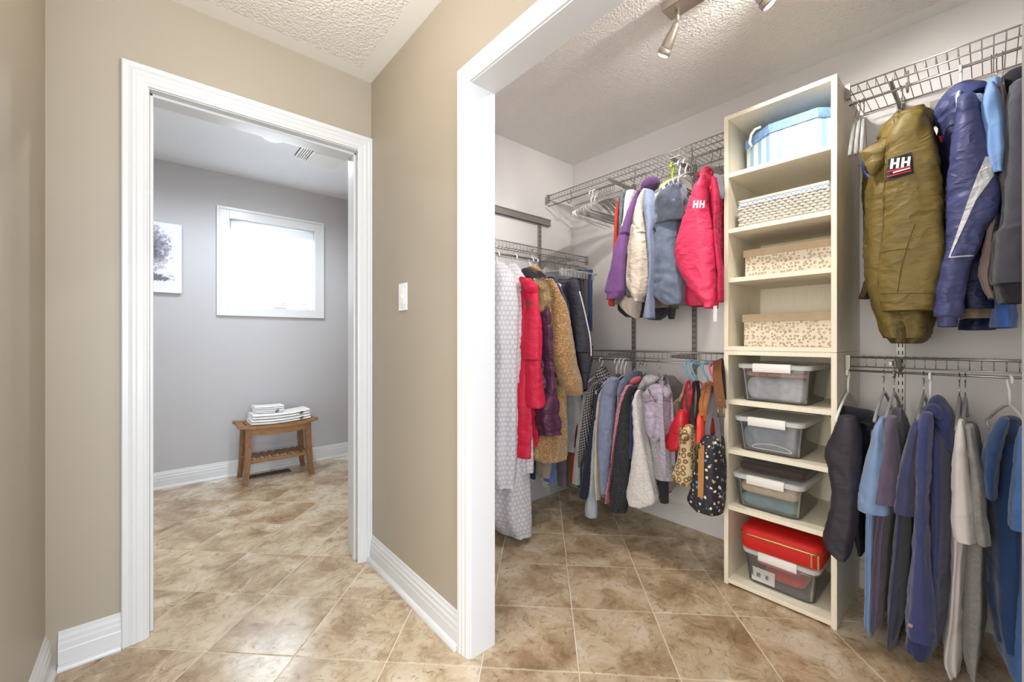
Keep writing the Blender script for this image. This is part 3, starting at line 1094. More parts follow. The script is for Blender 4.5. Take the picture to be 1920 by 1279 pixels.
for (lab, z0, zl, z1, yl) in (('flower-printed beige box with tan lid on the third shelf', 1.3865, 1.484, 1.516, 0.741), ('flower-printed beige box with tan lid directly above the clear bins', 1.0775, 1.187, 1.223, 0.746)):
    t = Thing('storage_box', lab, 'box', 'flower-printed storage boxes')
    t.add('body', MB().bbox(2.052, 2.345, 0.414, yl - 0.006, z0, zl + 0.006, 0.001), M_FLOW)
    t.add('lid', MB().bbox(2.046, 2.351, 0.408, yl, zl, z1, 0.002), M_LIDT)
    t.finish()

# ---- clear lidded bins
M_CLEAR = glass_mat('clear_plastic_tub', (0.99, 0.992, 0.995, 1), 0.02, 0.08, 0.05)
q = NT('frosted_lid'); q.b.inputs['Base Color'].default_value = rgb(226, 228, 230); q.b.inputs['Roughness'].default_value = 0.35
q.b.inputs['Alpha'].default_value = 0.72
M_LIDC = q.m
M_LATCH = plain('white_latch', (232, 231, 228), 0.4)


def rounded_rect(x0, x1, y0, y1, r, n=5):
    pts = []
    for (cx, cy, a0) in ((x1 - r, y1 - r, 0), (x0 + r, y1 - r, PI / 2), (x0 + r, y0 + r, PI), (x1 - r, y0 + r, 3 * PI / 2)):
        for i in range(n + 1):
            a = a0 + PI / 2 * i / n
            pts.append((cx + r * math.cos(a), cy + r * math.sin(a)))
    return pts


def loft_rings(rings, cap0=True, cap1=True):
    mb = MB(); n = len(rings[0])
    for r in rings: mb.v += [Vector(p) for p in r]
    for i in range(len(rings) - 1):
        for j in range(n):
            j2 = (j + 1) % n
            mb.f.append((i * n + j, i * n + j2, (i + 1) * n + j2, (i + 1) * n + j)); mb.mi.append(0)
    if cap0: mb.f.append(tuple(range(n))[::-1]); mb.mi.append(0)
    if cap1: mb.f.append(tuple(range((len(rings) - 1) * n, len(rings) * n))); mb.mi.append(0)
    return mb


def rr3(x0, x1, y0, y1, r, z, ins=0.0):
    return [(p[0], p[1], z) for p in rounded_rect(x0 + ins, x1 - ins, y0 + ins, y1 - ins, r)]


def clear_bin(label, z0, h, yl, yr, xf, rot=0.0, depth=0.335):
    """lid spans yr..yl; base narrower"""
    t = Thing('storage_bin', label, 'bin', 'clear lidded storage bins')
    x0, x1 = xf, xf + depth
    g = 0.020
    zt = z0 + h
    rings = [rr3(x0, x1, yr, yl, 0.03, z0, g + 0.006), rr3(x0, x1, yr, yl, 0.03, z0 + 0.005, g), rr3(x0, x1, yr, yl, 0.03, zt - 0.03, 0.009),
             rr3(x0, x1, yr, yl, 0.03, zt - 0.03, 0.004), rr3(x0, x1, yr, yl, 0.03, zt - 0.018, 0.004),
             rr3(x0, x1, yr, yl, 0.03, zt - 0.018, 0.0115), rr3(x0, x1, yr, yl, 0.03, z0 + 0.008, g + 0.003)]
    t.add('tub', loft_rings(rings, True, True), M_CLEAR, angle=35)
    rings = [rr3(x0, x1, yr, yl, 0.032, zt - 0.020, 0.001), rr3(x0, x1, yr, yl, 0.032, zt - 0.004, 0.0), rr3(x0, x1, yr, yl, 0.030, zt, 0.006),
             rr3(x0, x1, yr, yl, 0.028, zt - 0.001, 0.022), rr3(x0, x1, yr, yl, 0.028, zt - 0.006, 0.026)]
    t.add('lid', loft_rings(rings, True, True), M_LIDC, angle=35)
    ym = (yl + yr) / 2
    mb = MB().bbox(x0 - 0.007, x0 + 0.020, ym - 0.072, ym + 0.072, zt - 0.010, zt + 0.003, 0.003)
    mb.bbox(x0 - 0.008, x0 - 0.002, ym - 0.072, ym + 0.072, zt - 0.034, zt - 0.004, 0.002)
    t.add('latch', mb, M_LATCH, angle=35)
    return t


def cloth_pile(label, name, cat, x0, x1, y0, y1, z0, z1, mat, seed, group=None):
    """a folded garment filling a bin"""
    mb = MB(); n = 28; rings = []
    for i in range(9):
        f = i / 8
        z = z0 + (z1 - z0) * f
        ring = []
        ins = 0.012 * (abs(f - 0.5) * 2) ** 3
        for k, p in enumerate(rounded_rect(x0 + ins, x1 - ins, y0 + ins, y1 - ins, 0.03, 8)):
            d = noise.noise((p[0] * 18 + seed, p[1] * 18, z * 40))
            zz = z + 0.006 * noise.noise((p[0] * 22, p[1] * 22 + seed, f * 3.0)) * (1 if 0 < i else 0)
            c = Vector(((x0 + x1) / 2, (y0 + y1) / 2))
            q = Vector(p) + (c - Vector(p)).normalized() * (0.004 + 0.004 * d)
            ring.append((q.x, q.y, zz))
        rings.append(ring)
    top = rings[-1]
    cx = (x0 + x1) / 2; cy = (y0 + y1) / 2
    for s_ in (0.75, 0.45, 0.15):
        rings.append([(cx + (p[0] - cx) * s_, cy + (p[1] - cy) * s_, p[2] + 0.004 + 0.008 * noise.noise((p[0] * 20 * s_, p[1] * 20, seed))) for p in top])
    m = loft_rings(rings); m.smooth = True
    t = Thing(name, label, cat, group)
    t.add('cloth', m, mat)
    return t.finish(single=True)


B = [('clear lidded bin of folded grey clothes on the uppermost bin shelf', 0.8365, 0.165, 0.750, 0.466, 1.985),
     ('clear lidded bin of blue-grey clothes and a pale cord', 0.6135, 0.152, 0.762, 0.490, 1.983),
     ('clear lidded bin of tan and teal clothes below a dark case', 0.3595, 0.148, 0.772, 0.492, 1.985),
     ('clear lidded bin on the bottom panel under the red case', 0.0275, 0.152, 0.735, 0.446, 2.000)]
for b in B:
    clear_bin(*b).finish()
cl = lambda *a: cloth_pile(*a)
cl('folded grey clothes inside the uppermost clear bin', 'folded_clothes', 'clothes', 2.012, 2.285, 0.494, 0.722, 0.8475, 0.935, fabric('pile_grey', (172, 174, 182), 0.9, 0.25, 400, 0.5, 0.2, 40), 1)
cl('red flecked cloth on top of the grey clothes in the bin', 'folded_cloth', 'cloth', 2.014, 2.29, 0.486, 0.728, 0.946, 0.966, fabric('pile_redfleck', (176, 110, 92), 0.9, 0.7, 90, 0.6, 0.2, 120), 2)
cl('folded slate blue clothes inside the second clear bin', 'folded_clothes', 'clothes', 2.010, 2.285, 0.518, 0.735, 0.6245, 0.722, fabric('pile_slate', (120, 130, 146), 0.9, 0.25, 400, 0.5, 0.2, 40), 3)
cl('folded teal cloth at the bottom of the third clear bin', 'folded_cloth', 'cloth', 2.012, 2.285, 0.520, 0.745, 0.3705, 0.412, fabric('pile_teal', (104, 140, 150), 0.9, 0.2, 400, 0.5, 0.2, 40), 4)
cl('folded tan cloth above teal cloth in the third clear bin', 'folded_cloth', 'cloth', 2.012, 2.285, 0.518, 0.748, 0.424, 0.462, fabric('pile_tan', (196, 176, 148), 0.9, 0.2, 400, 0.5, 0.2, 40), 5)
cl('red cloth inside the bottom clear bin', 'folded_cloth', 'cloth', 2.030, 2.27, 0.500, 0.660, 0.062, 0.096, fabric('pile_red', (196, 58, 54), 0.85, 0.15, 400, 0.5, 0.2, 40), 6)
cl('dark cloth under the red cloth in the bottom clear bin', 'folded_cloth', 'cloth', 2.030, 2.28, 0.480, 0.690, 0.0385, 0.049, fabric('pile_dark', (58, 54, 58), 0.9, 0.15), 7)
cl('pink pouch lying on the red cloth in the bottom bin', 'pouch', 'pouch', 2.028, 2.25, 0.515, 0.690, 0.112, 0.130, fabric('pile_pink', (210, 92, 128), 0.7, 0.1), 8)
# white hanger-like cord in second bin
t = Thing('beaded_cord', 'pale looped cord lying against the front of the slate clothes', 'cord')
pts = [(2.0105 , 0.690 - 0.150 * (0.5 - 0.5 * math.cos(a)) , 0.640 + 0.012 * math.sin(a) - 0.004 * math.cos(2 * a)) for a in [2 * PI * i / 40 for i in range(40)]]
t.add('cord', MB().sweep([(2.0075, p[1], p[2]) for p in pts], 0.0022, 6, True), plain('pale_cord', (226, 226, 228), 0.5))
t.finish(single=True)
# printed card in the bottom bin
t = Thing('printed_card', 'white printed card standing inside the bottom clear bin', 'card')
mb = MB(); Mx = Matrix.Translation((2.0245, 0.652, 0.070)) @ Matrix.Rotation(0.10, 4, 'Y')
mb.box(-0.0008, 0.0008, -0.045, 0.045, -0.030, 0.026, 0, Mx)
t.add('card', mb, plain('card_white', (226, 224, 220), 0.6))
for (yy, w_) in ((0.018, 0.016), (-0.015, 0.012)):
    t.add('picture', MB().box(-0.0012, -0.0009, yy - w_ / 2, yy + w_ / 2, -0.012, 0.006, 0, Mx), plain('card_print', (96, 98, 104), 0.6))
t.finish()

# ---- dark case between the third bin and the shelf above it
t = Thing('fabric_case', 'flat dark brown case lying on the lid of a clear bin', 'case')
t.add('body', MB().bbox(2.055, 2.33, 0.505, 0.760, 0.5100, 0.548, 0.012), fabric('dark_brown_case', (70, 58, 54), 0.7, 0.15), angle=50)
t.finish(single=True)

# ---- red zipped case on the bottom bin
t = Thing('zip_case', 'red padded case with a gold zip on the bottom bin', 'case')
M_RED = nylon('red_case_cloth', (206, 34, 32), 0.55, 0.05, 60, 0.12)
Mr = Matrix.Translation((2.155, 0.590, 0.1815)) @ Matrix.Rotation(math.radians(2), 4, 'Z')


def puff_box(hx, hy, h, r, M):
    rings = []
    for (z, ins) in ((0, 0.012), (0.004, 0.004), (0.012, 0.0), (h * .5, -0.002), (h - 0.016, 0.0), (h - 0.007, 0.004), (h - 0.002, 0.012), (h + 0.001, 0.03), (h + 0.003, 0.08)):
        rings.append([M @ Vector((p[0], p[1], z)) for p in rounded_rect(-hx + ins, hx - ins, -hy + ins, hy - ins, r if ins < .03 else r * .4, 6)])
    m = loft_rings(rings); m.smooth = True
    return m


t.add('body', puff_box(0.165, 0.148, 0.098, 0.034, Mr), M_RED, angle=60)
M_GOLD = plain('gold_zip', (190, 160, 100), 0.35, 0.9)
M_ZTAPE = fabric('zip_tape', (120, 96, 60), 0.8)
zp = [Mr @ Vector((p[0], p[1], 0.066)) for p in rounded_rect(-0.1675, 0.1675, -0.1505, 0.1505, 0.036, 8)]
t.add('zip', MB().sweep(zp, 0.0032, 6, True, ry=0.0045), M_GOLD, label='gold zip')
for dy in (-0.118, -0.140):
    p = Mr @ Vector((-0.168, dy, 0.066))
    t.add('zip_pull', MB().bbox(p.x - 0.006, p.x - 0.002, p.y - 0.004, p.y + 0.004, p.z - 0.052, p.z + 0.002, 0.0015), M_GOLD, label='gold zip pull')
t.finish()

# ================================================================== WIRE SHELVES
M_WIRE = plain('chrome_wire', (168, 166, 162), 0.30, 0.9)
M_TRACK = plain('grey_metal_track', (158, 154, 150), 0.4, 0.55)
M_SLOT = plain('slot_dark', (52, 50, 48), 0.7)
RX = 2.105     # rods along the rear wall
RY = 1.775     # rod along the side wall


def P3(axis, s, d, z):
    """s along the rail, d distance from the wall, z height"""
    return Vector((2.400 - d, s, z)) if axis == 'Y' else Vector((s, 2.070 - d, z))


def wire_shelf(label, axis, s0, s1, z, rodz, hooks, rod=(None, None), depth=0.300, gap=0.0262, lip=0.034):
    t = Thing('wire_shelf', label, 'wire shelf', 'chrome wire closet shelves')
    mb = MB()
    n = int(abs(s1 - s0) / gap)
    for i in range(n + 1):
        s = s0 + (s1 - s0) * i / n
        mb.sweep([P3(axis, s, 0.012, z), P3(axis, s, depth - 0.003, z), P3(axis, s, depth, z - 0.003), P3(axis, s, depth, z - lip)], 0.0015, 4)
    t.add('cross_wires', mb, M_WIRE, stuff=True)
    for nm, d, zz, r in (('back_rail', 0.014, z - 0.003, 0.0027), ('middle_rail', depth * 0.52, z - 0.004, 0.0025), ('front_rail', depth - 0.002, z + 0.003, 0.0028), ('lip_rail', depth + 0.0015, z - lip, 0.0028)):
        t.add(nm, MB().sweep([P3(axis, s0, d, zz), P3(axis, s1, d, zz)], r, 6), M_WIRE)
    ra = s0 if rod[0] is None else rod[0]; rb = s1 if rod[1] is None else rod[1]
    t.add('hang_rod', MB().sweep([P3(axis, ra, depth - 0.005, rodz), P3(axis, rb, depth - 0.005, rodz)], 0.0042, 8), M_WIRE)
    for s in hooks:
        pts = [P3(axis, s, depth - 0.03, z - 0.002), P3(axis, s, depth - 0.035, rodz + 0.02)]
        for k in range(7):
            a = PI * (1.0 + k / 6)
            pts.append(P3(axis, s, depth - 0.005 + 0.022 * math.cos(a) - 0.004, rodz + 0.006 + 0.026 * math.sin(a)))
        t.add('rod_hook', MB().sweep(pts, 0.0032, 6), M_TRACK)
    for s, sg in ((s0, 1), (s1, -1)):
        a = P3(axis, s - 0.004 * sg, depth + 0.008, z - lip - 0.012); b = P3(axis, s + 0.010 * sg, depth - 0.010, z + 0.010)
        t.add('end_cap', MB().box(min(a.x, b.x), max(a.x, b.x), min(a.y, b.y), max(a.y, b.y), a.z, b.z), M_TRACK)
    return t.finish()


ZU, ZL, ZS = 2.115, 1.036, 1.655
RODU, RODL, RODS = 2.045, 0.985, 1.585
wire_shelf('chrome wire shelf high between the corner and the shelf tower', 'Y', 0.802, 2.040, ZU, RODU, (1.02, 1.36, 1.85))
wire_shelf('chrome wire shelf high above the olive parka', 'Y', 0.368, -0.44, ZU, RODU, (0.20, -0.20))
wire_shelf('chrome wire shelf low above sweaters and handbags', 'Y', 0.802, 1.72, ZL, RODL, (0.985, 1.30, 1.60))
wire_shelf('chrome wire shelf low above navy hoodie and T-shirts', 'Y', 0.368, -0.44, ZL, RODL, (0.235, -0.10))
wire_shelf('chrome wire shelf on the side wall above the long coats', 'X', 1.02, 2.20, ZS, RODS, (1.38, 1.72, 2.02))


def standard(label, axis, s, z0, z1):
    t = Thing('wall_standard', label, 'shelf standard', 'slotted wall standards')
    a = P3(axis, s - 0.013, 0.0005, z0); b = P3(axis, s + 0.013, 0.014, z1)
    t.add('channel', MB().box(min(a.x, b.x), max(a.x, b.x), min(a.y, b.y), max(a.y, b.y), z0, z1), M_TRACK)
    mb = MB(); z = z0 + 0.02
    while z < z1 - 0.03:
        for ds in (-0.006, 0.006):
            a = P3(axis, s + ds - 0.0018, 0.0138, z); b = P3(axis, s + ds + 0.0018, 0.0145, z)
            mb.box(min(a.x, b.x), max(a.x, b.x), min(a.y, b.y), max(a.y, b.y), z, z + 0.016)
        z += 0.032
    t.add('slots', mb, M_SLOT, stuff=True)
    return t.finish()


def bracket(label, axis, s, z, depth=0.285):
    t = Thing('shelf_bracket', label, 'shelf bracket', 'shelf support brackets')
    mb = MB()
    prof = [(0.014, -0.070), (0.014, -0.006), (depth, -0.006), (depth, -0.020), (0.06, -0.036)]
    k = len(mb.v); n = len(prof)
    for ds in (-0.004, 0.004):
        for d, zz in prof: mb.v.append(P3(axis, s + ds, d, z + zz))
    for i in range(n):
        j = (i + 1) % n
        mb.f.append((i, j, n + j, n + i)); mb.mi.append(0)
    mb.f.append(tuple(range(n))); mb.f.append(tuple(range(n, 2 * n))); mb.mi += [0, 0]
    t.add('arm', mb, M_TRACK)
    return t.finish(single=True)


for s, w_ in ((1.536, 'near the empty hangers'), (1.131, 'near the shelf tower')):
    standard('grey slotted wall standard behind hanging jackets ' + w_, 'Y', s, 0.90, 2.13)
    bracket('grey upper shelf bracket ' + w_, 'Y', s, ZU - 0.006)
    bracket('grey lower shelf bracket ' + w_, 'Y', s, ZL - 0.006)
standard('grey slotted wall standard behind the olive parka', 'Y', 0.247, 0.80, 2.13)
bracket('grey upper shelf bracket behind the olive parka', 'Y', 0.247, ZU - 0.006)
bracket('grey lower shelf bracket above the mauve T-shirt', 'Y', 0.247, ZL - 0.006)
standard('grey slotted wall standard on the closet side wall', 'X', 2.041, 1.35, 1.965)
bracket('grey bracket under the side wall wire shelf', 'X', 2.041, ZS - 0.006)


def hang_track(label, axis, s0, s1, z, h=0.046):
    t = Thing('hang_track', label, 'wall track')
    a = P3(axis, s0, 0.0145 if axis == 'X' else 0.0005, z); b = P3(axis, s1, 0.024 if axis == 'X' else 0.010, z)
    x0, x1, y0, y1 = min(a.x, b.x), max(a.x, b.x), min(a.y, b.y), max(a.y, b.y)
    mb = MB().box(x0, x1, y0, y1, z, z + h)
    if axis == 'X':
        mb.box(x0, x1, y0 - 0.004, y1, z, z + 0.006); mb.box(x0, x1, y0 - 0.004, y1, z + h - 0.006, z + h)
    t.add('rail', mb, M_TRACK)
    return t.finish(single=True)


hang_track('grey steel track along the side wall above the coats', 'X', 1.0, 2.138, 1.912)
hang_track('grey steel track on the rear wall behind red jacket', 'Y', 0.80, 1.115, 2.030)
hang_track('grey steel track on the rear wall above navy jacket', 'Y', -0.45, 0.16, 2.030)

# ================================================================== CLOTHES: TOOLS
def catmull(pts, t):
    """pts: list of tuples, parameter t in 0..len-1"""
    i = min(int(t), len(pts) - 2); f = t - i
    p0 = pts[max(i - 1, 0)]; p1 = pts[i]; p2 = pts[i + 1]; p3 = pts[min(i + 2, len(pts) - 1)]
    out = []
    for a, b, c, d in zip(p0, p1, p2, p3):
        out.append(0.5 * ((2 * b) + (-a + c) * f + (2 * a - 5 * b + 4 * c - d) * f * f + (-a + 3 * b - 3 * c + d) * f ** 3))
    return out


def stations(spec, axis, plane, hd):
    """spec: list of (crop, xl, xr, y[, depth factor]) -> (s, z, half width along rail, half depth)"""
    out = []
    for q in spec:
        c, xl, xr, y = q[:4]
        kd = q[4] if len(q) > 4 else 1.0
        a = at(c, xl, y, axis, plane); b = at(c, xr, y, axis, plane)
        sa, sb = (a.y, b.y) if axis == 'Y' else (a.x, b.x)
        s = (sa + sb) / 2; w = abs(sa - sb) / 2
        z = (a.z + b.z) / 2
        tn = abs(s) / plane
        d = min(hd * kd, 0.90 * w / max(tn, 0.05))
        hw = math.sqrt(max(w * w - (d * tn) ** 2, (0.40 * w) ** 2))
        out.append((s, z, hw, d))
    return out


def place(axis, plane, s, u, z):
    """u: offset toward the room"""
    return Vector((plane - u, s, z)) if axis == 'Y' else Vector((s, plane - u, z))


def tube(spec, axis, plane, hd, seed=0, folds=5, famp=0.10, wr=0.006, wf=16.0, n=36, dz=0.011, sq=2.3, cuff=0.0, rib=False,
         top=0.5, puff=0.0, pstep=0.08, hem=True, shoulder=None, raw=None, skew=0.0, crs=0.8):
    """a hanging tube of cloth through the stations, with vertical folds and creases"""
    st = raw if raw is not None else stations(spec, axis, plane, hd)
    L = len(st) - 1
    zl = abs(st[0][1] - st[-1][1])
    m = max(10, int(zl / dz))
    mb = MB(); mb.uv = []
    rows = []
    rnd = random.Random(seed * 13 + 5)
    ph = [rnd.uniform(0, 6.28) for _ in range(4)]
    ztop, zbot = st[0][1], st[-1][1]

    def ring(s, z, hw, d, f, flat=1.0, inset=1.0):
        r = []
        for j in range(n):
            a = 2 * PI * j / n
            ca, sa = math.cos(a), math.sin(a)
            e = 2.0 / sq
            x = math.copysign(abs(ca) ** e, ca) * hw * inset
            y = math.copysign(abs(sa) ** e, sa) * d * inset
            amp = famp * min(1.0, 0.25 + 1.1 * f) * flat
            k = 1 + amp * (math.cos(folds * a + ph[0] + 1.3 * noise.noise((z * 3.1, seed, 0.5))) * 0.6
                           + 0.4 * math.cos((folds + 3) * a + ph[1] + 2.0 * noise.noise((z * 2.3, seed + 3.3, 1.5))))
            if puff:
                g = abs(math.sin(PI * (ztop - z) / pstep))
                k *= 1 - puff + puff * (g ** 0.55) * 1.25
            if rib:
                k *= 1 + 0.0
            p = place(axis, plane, s + x * k, y * k + skew * f, z)
            if wr:
                al = p.y if axis == 'Y' else p.x
                dp = p.x if axis == 'Y' else p.y
                g1 = noise.noise((al * wf * 0.55 + seed, dp * wf * 0.55, z * wf * 0.40))
                sl_ = 0.9 if (int(seed) % 2) else -0.9
                g2 = noise.noise((al * wf * 0.9 + seed * 1.7, dp * wf * 0.9, z * wf * 1.25 + sl_ * al * wf * 0.9 + 3.1 * g1))
                g3 = noise.noise((al * wf * 2.1, dp * wf * 2.1 + seed, z * wf * 2.4 - sl_ * al * wf * 1.6 + 2.0 * g1))
                dn = 0.9 * g1 + crs * ((1 - 2.6 * abs(g2)) * 0.55 + (1 - 2.6 * abs(g3)) * 0.22)
                nrm = place(axis, 0, math.copysign(1, x) * abs(ca), sa, 0)
                p += nrm * (wr * flat * dn)
            r.append(p)
        return r

    samples = []
    for i in range(m + 1):
        t = L * i / m
        s, z, hw, d = catmull(st, t)
        hw = max(hw, 0.004); d = max(d, 0.004)
        samples.append((s, z, hw, d, (ztop - z) / max(zl, 1e-4)))
    s, z, hw, d, f = samples[0]
    if top is not None:
        for kk in (0.25, 0.62, 0.88):
            rows.append(ring(s, z + top * min(hw, 0.05) * math.sqrt(max(0, 1 - kk * kk)), hw * kk, d * kk, 0.0, 0.6))
    for i, (s, z, hw, d, f) in enumerate(samples):
        k = 1.0; fl_ = 1.0
        if cuff and z < zbot + cuff:
            k = 0.90; fl_ = 0.4
            if rib: k = 0.88 + 0.0
        rows.append(ring(s, z, hw * k, d * k, f, fl_))
    s, z, hw, d, f = samples[-1]
    if hem:
        rows.append(ring(s, z - 0.001, hw * 0.93 * (0.9 if cuff else 1), d * 0.93 * (0.9 if cuff else 1), f, 0.9))
        rows.append(ring(s, z + 0.02, hw * 0.85 * (0.9 if cuff else 1), d * 0.85 * (0.9 if cuff else 1), f, 0.9))
    mb.v = [p for r in rows for p in r]
    R = len(rows)
    wid = sum((rows[R // 2][(j + 1) % n] - rows[R // 2][j]).length for j in range(n))
    vv = [0.0]
    for i in range(1, R):
        c0 = sum(rows[i - 1], Vector()) / n; c1 = sum(rows[i], Vector()) / n
        vv.append(vv[-1] + (c1 - c0).length)
    for i in range(R - 1):
        for j in range(n):
            j2 = (j + 1) % n
            mb.f.append((i * n + j, i * n + j2, (i + 1) * n + j2, (i + 1) * n + j)); mb.mi.append(0)
            u0 = wid * j / n; u1 = wid * (j + 1) / n
            mb.uv.append([(u0, -vv[i]), (u1, -vv[i]), (u1, -vv[i + 1]), (u0, -vv[i + 1])])
    mb.f.append(tuple(range(n))); mb.uv.append([(0, 0)] * n); mb.mi.append(0)
    mb.f.append(tuple(range((R - 1) * n, R * n))); mb.uv.append([(0, 0)] * n); mb.mi.append(0)
    mb.smooth = True
    return mb


def body(spec, axis, plane, hd, neck=0.055, drop=0.05, **kw):
    """torso on a hanger: narrow at the neck, sloping to the shoulders, then the stations"""
    st = stations(spec, axis, plane, hd)
    s0, z0, w0, d0 = st[0]
    full = max(q[3] for q in st)
    st[0] = (s0, z0, w0, min(d0, neck))
    sh = []
    for i, q in enumerate(st):
        below = z0 - q[1]
        lim = neck + (hd - neck) * min(1.0, below / max(drop, 0.01)) ** 0.7
        sh.append((q[0], q[1], q[2], min(q[3], lim)))
    # insert a shoulder station
    if len(sh) > 1 and (sh[0][1] - sh[1][1]) > drop * 1.3:
        f = drop / (sh[0][1] - sh[1][1])
        a, b = sh[0], sh[1]
        sh.insert(1, (a[0] + (b[0] - a[0]) * f, a[1] - drop, a[2] + (b[2] - a[2]) * min(1, f * 1.5), b[3] * 0.92))
    return tube(None, axis, plane, hd, raw=sh, **kw)


def ringcloth(axis, plane, c, cx, cy, R, r, tilt=0.5, seed=0, flat=1.0, turn=0.0, wr=0.006, n=28, m=14, open_=0.0):
    """rolled collar or fallen hood: a soft thick ring round the neck"""
    ctr = at(c, cx, cy, axis, plane)
    mb = MB(); mb.uv = []
    for i in range(n):
        a = 2 * PI * i / n
        for j in range(m):
            b = 2 * PI * j / m
            rr = r * (1 + 0.35 * math.sin(a) * open_)
            x = (R * flat + rr * math.cos(b)) * math.cos(a)
            y = (R + rr * math.cos(b)) * math.sin(a)
            z = rr * 1.1 * math.sin(b) + tilt * y
            p = place(axis, 0, x * math.cos(turn) - y * math.sin(turn), x * math.sin(turn) + y * math.cos(turn), z) + ctr
            q = p * 22
            p += Vector((0, 0, 1)) * wr * noise.noise((q.x + seed, q.y, q.z)) + place(axis, 0, math.cos(a), math.sin(a), 0) * wr * noise.noise((q.x, q.y + seed * 3.1, q.z * 1.4))
            mb.v.append(p)
    for i in range(n):
        i2 = (i + 1) % n
        for j in range(m):
            j2 = (j + 1) % m
            mb.f.append((i * m + j, i2 * m + j, i2 * m + j2, i * m + j2)); mb.mi.append(0)
            mb.uv.append([(i * .02, j * .02), (i * .02 + .02, j * .02), (i * .02 + .02, j * .02 + .02), (i * .02, j * .02 + .02)])
    mb.smooth = True
    return mb


def blob(axis, plane, c, pts, hd, seed=0, wr=0.008, wf=16.0, n=26, lev=14, rim=0.75):
    """soft cushion-like form whose outline follows the given points; thickness 2*hd"""
    P = [at(c, x, y, axis, plane) for x, y in pts]
    P2 = []
    k = len(P)
    for i in range(n * 2):
        t = k * i / (n * 2)
        a, b, d, e = P[int(t - 1) % k], P[int(t) % k], P[int(t + 1) % k], P[int(t + 2) % k]
        f = t - int(t)
        P2.append(0.5 * ((2 * b) + (d - a) * f + (2 * a - 5 * b + 4 * d - e) * f * f + (3 * b - a - 3 * d + e) * f ** 3))
    ctr = sum(P2, Vector()) / len(P2)
    N = place(axis, 0, 0, 1, 0)
    rings = []
    for i in range(1, lev):
        a = PI * i / lev
        sc = math.sin(a) ** rim; off = math.cos(a) * hd
        ring_ = []
        for p in P2:
            q = ctr + (p - ctr) * sc + N * off
            w = q * wf
            d = wr * (noise.noise((w.x + seed, w.y, w.z)) + 0.5 * noise.noise((w.x * 2.2, w.y * 2.2 + seed, w.z * 2.2)))
            ring_.append(q + N * d * 1.2 * (1 if i < lev / 2 else -1) + (p - ctr).normalized() * d)
        rings.append(ring_)
    mb = loft_rings(rings)
    mb.smooth = True
    return mb


def slab(axis, plane, c, pts, thick, hd=None):
    """flat panel of the traced outline with real thickness (plane is its front face)"""
    P = [at(c, x, y, axis, plane) for x, y in pts]
    N = place(axis, 0, 0, -1, 0)
    mb = MB(); n = len(P)
    mb.v = P + [p + N * thick for p in P]
    for i in range(n):
        j = (i + 1) % n
        mb.f.append((i, j, n + j, n + i)); mb.mi.append(0)
    mb.f.append(tuple(range(n))); mb.f.append(tuple(range(n, 2 * n))); mb.mi += [0, 0]
    return mb


def strap(axis, pts, w, th=0.003, c='P'):
    """flat band through points (crop x, y, plane); w half width across, th thickness"""
    P = [at(c, x, y, axis, pl) for x, y, pl in pts]
    Q = []
    m = (len(P) - 1) * 6
    for i in range(m + 1):
        t = (len(P) - 1) * i / m
        Q.append(Vector(catmull([tuple(p) for p in P], t)))
    mb = MB()
    A = place(axis, 0, 1, 0, 0); N = place(axis, 0, 0, 1, 0)
    for i, p in enumerate(Q):
        t = (Q[min(i + 1, m)] - Q[max(i - 1, 0)]).normalized()
        sd = t.cross(N)
        if sd.length < 0.2: sd = A.copy()
        sd.normalize(); up = sd.cross(t).normalized()
        for a, b in ((-w, -th), (w, -th), (w, th), (-w, th)):
            mb.v.append(p + sd * a + up * b)
    for i in range(m):
        a = i * 4; b = a + 4
        for j in range(4):
            mb.f.append((a + j, a + (j + 1) % 4, b + (j + 1) % 4, b + j)); mb.mi.append(0)
    mb.f.append((3, 2, 1, 0)); mb.f.append((m * 4, m * 4 + 1, m * 4 + 2, m * 4 + 3)); mb.mi += [0, 0]
    return mb


def decal(host, c, quad, mat_n=(8, 8), off=0.0025):
    """thin applique lying on the surface of the host cloth, inside the quad (TL,TR,BR,BL)"""
    bvh = BVHTree.FromPolygons(host.v, host.f)
    nx, ny = mat_n
    mb = MB(); last = None
    Q = [Vector(cp(c, *p)) for p in quad]
    grid = []
    for j in range(ny + 1):
        for i in range(nx + 1):
            u, w_ = i / nx, j / ny
            p = (Q[0] * (1 - u) + Q[1] * u) * (1 - w_) + (Q[3] * (1 - u) + Q[2] * u) * w_
            r = ray(p.x, p.y).normalized()
            h = bvh.ray_cast(EYEV, r)
            grid.append((r, h[3] if h[0] is not None else None))
    known = [g[1] for g in grid if g[1] is not None]
    avg = sum(known) / len(known) if known else 2.2
    pts = [EYEV + r * ((d if d is not None else avg) - off) for r, d in grid]
    bk = [EYEV + r * ((d if d is not None else avg) + 0.001) for r, d in grid]
    mb.v = pts + bk
    W = nx + 1; T = len(pts)
    for j in range(ny):
        for i in range(nx):
            a = j * W + i
            mb.f.append((a, a + 1, a + W + 1, a + W)); mb.mi.append(0)
    edge = [i for i in range(W)] + [j * W + nx for j in range(1, ny + 1)] + [ny * W + i for i in range(nx - 1, -1, -1)] + [j * W for j in range(ny - 1, 0, -1)]
    for a, b in zip(edge, edge[1:] + edge[:1]):
        mb.f.append((a, b, T + b, T + a)); mb.mi.append(0)
    mb.smooth = False
    return mb


def join(*mbs):
    o = MB()
    for m in mbs:
        k = len(o.v)
        o.v += m.v
        o.f += [tuple(k + i for i in f) for f in m.f]; o.mi += m.mi
    o.smooth = any(m.smooth for m in mbs)
    return o


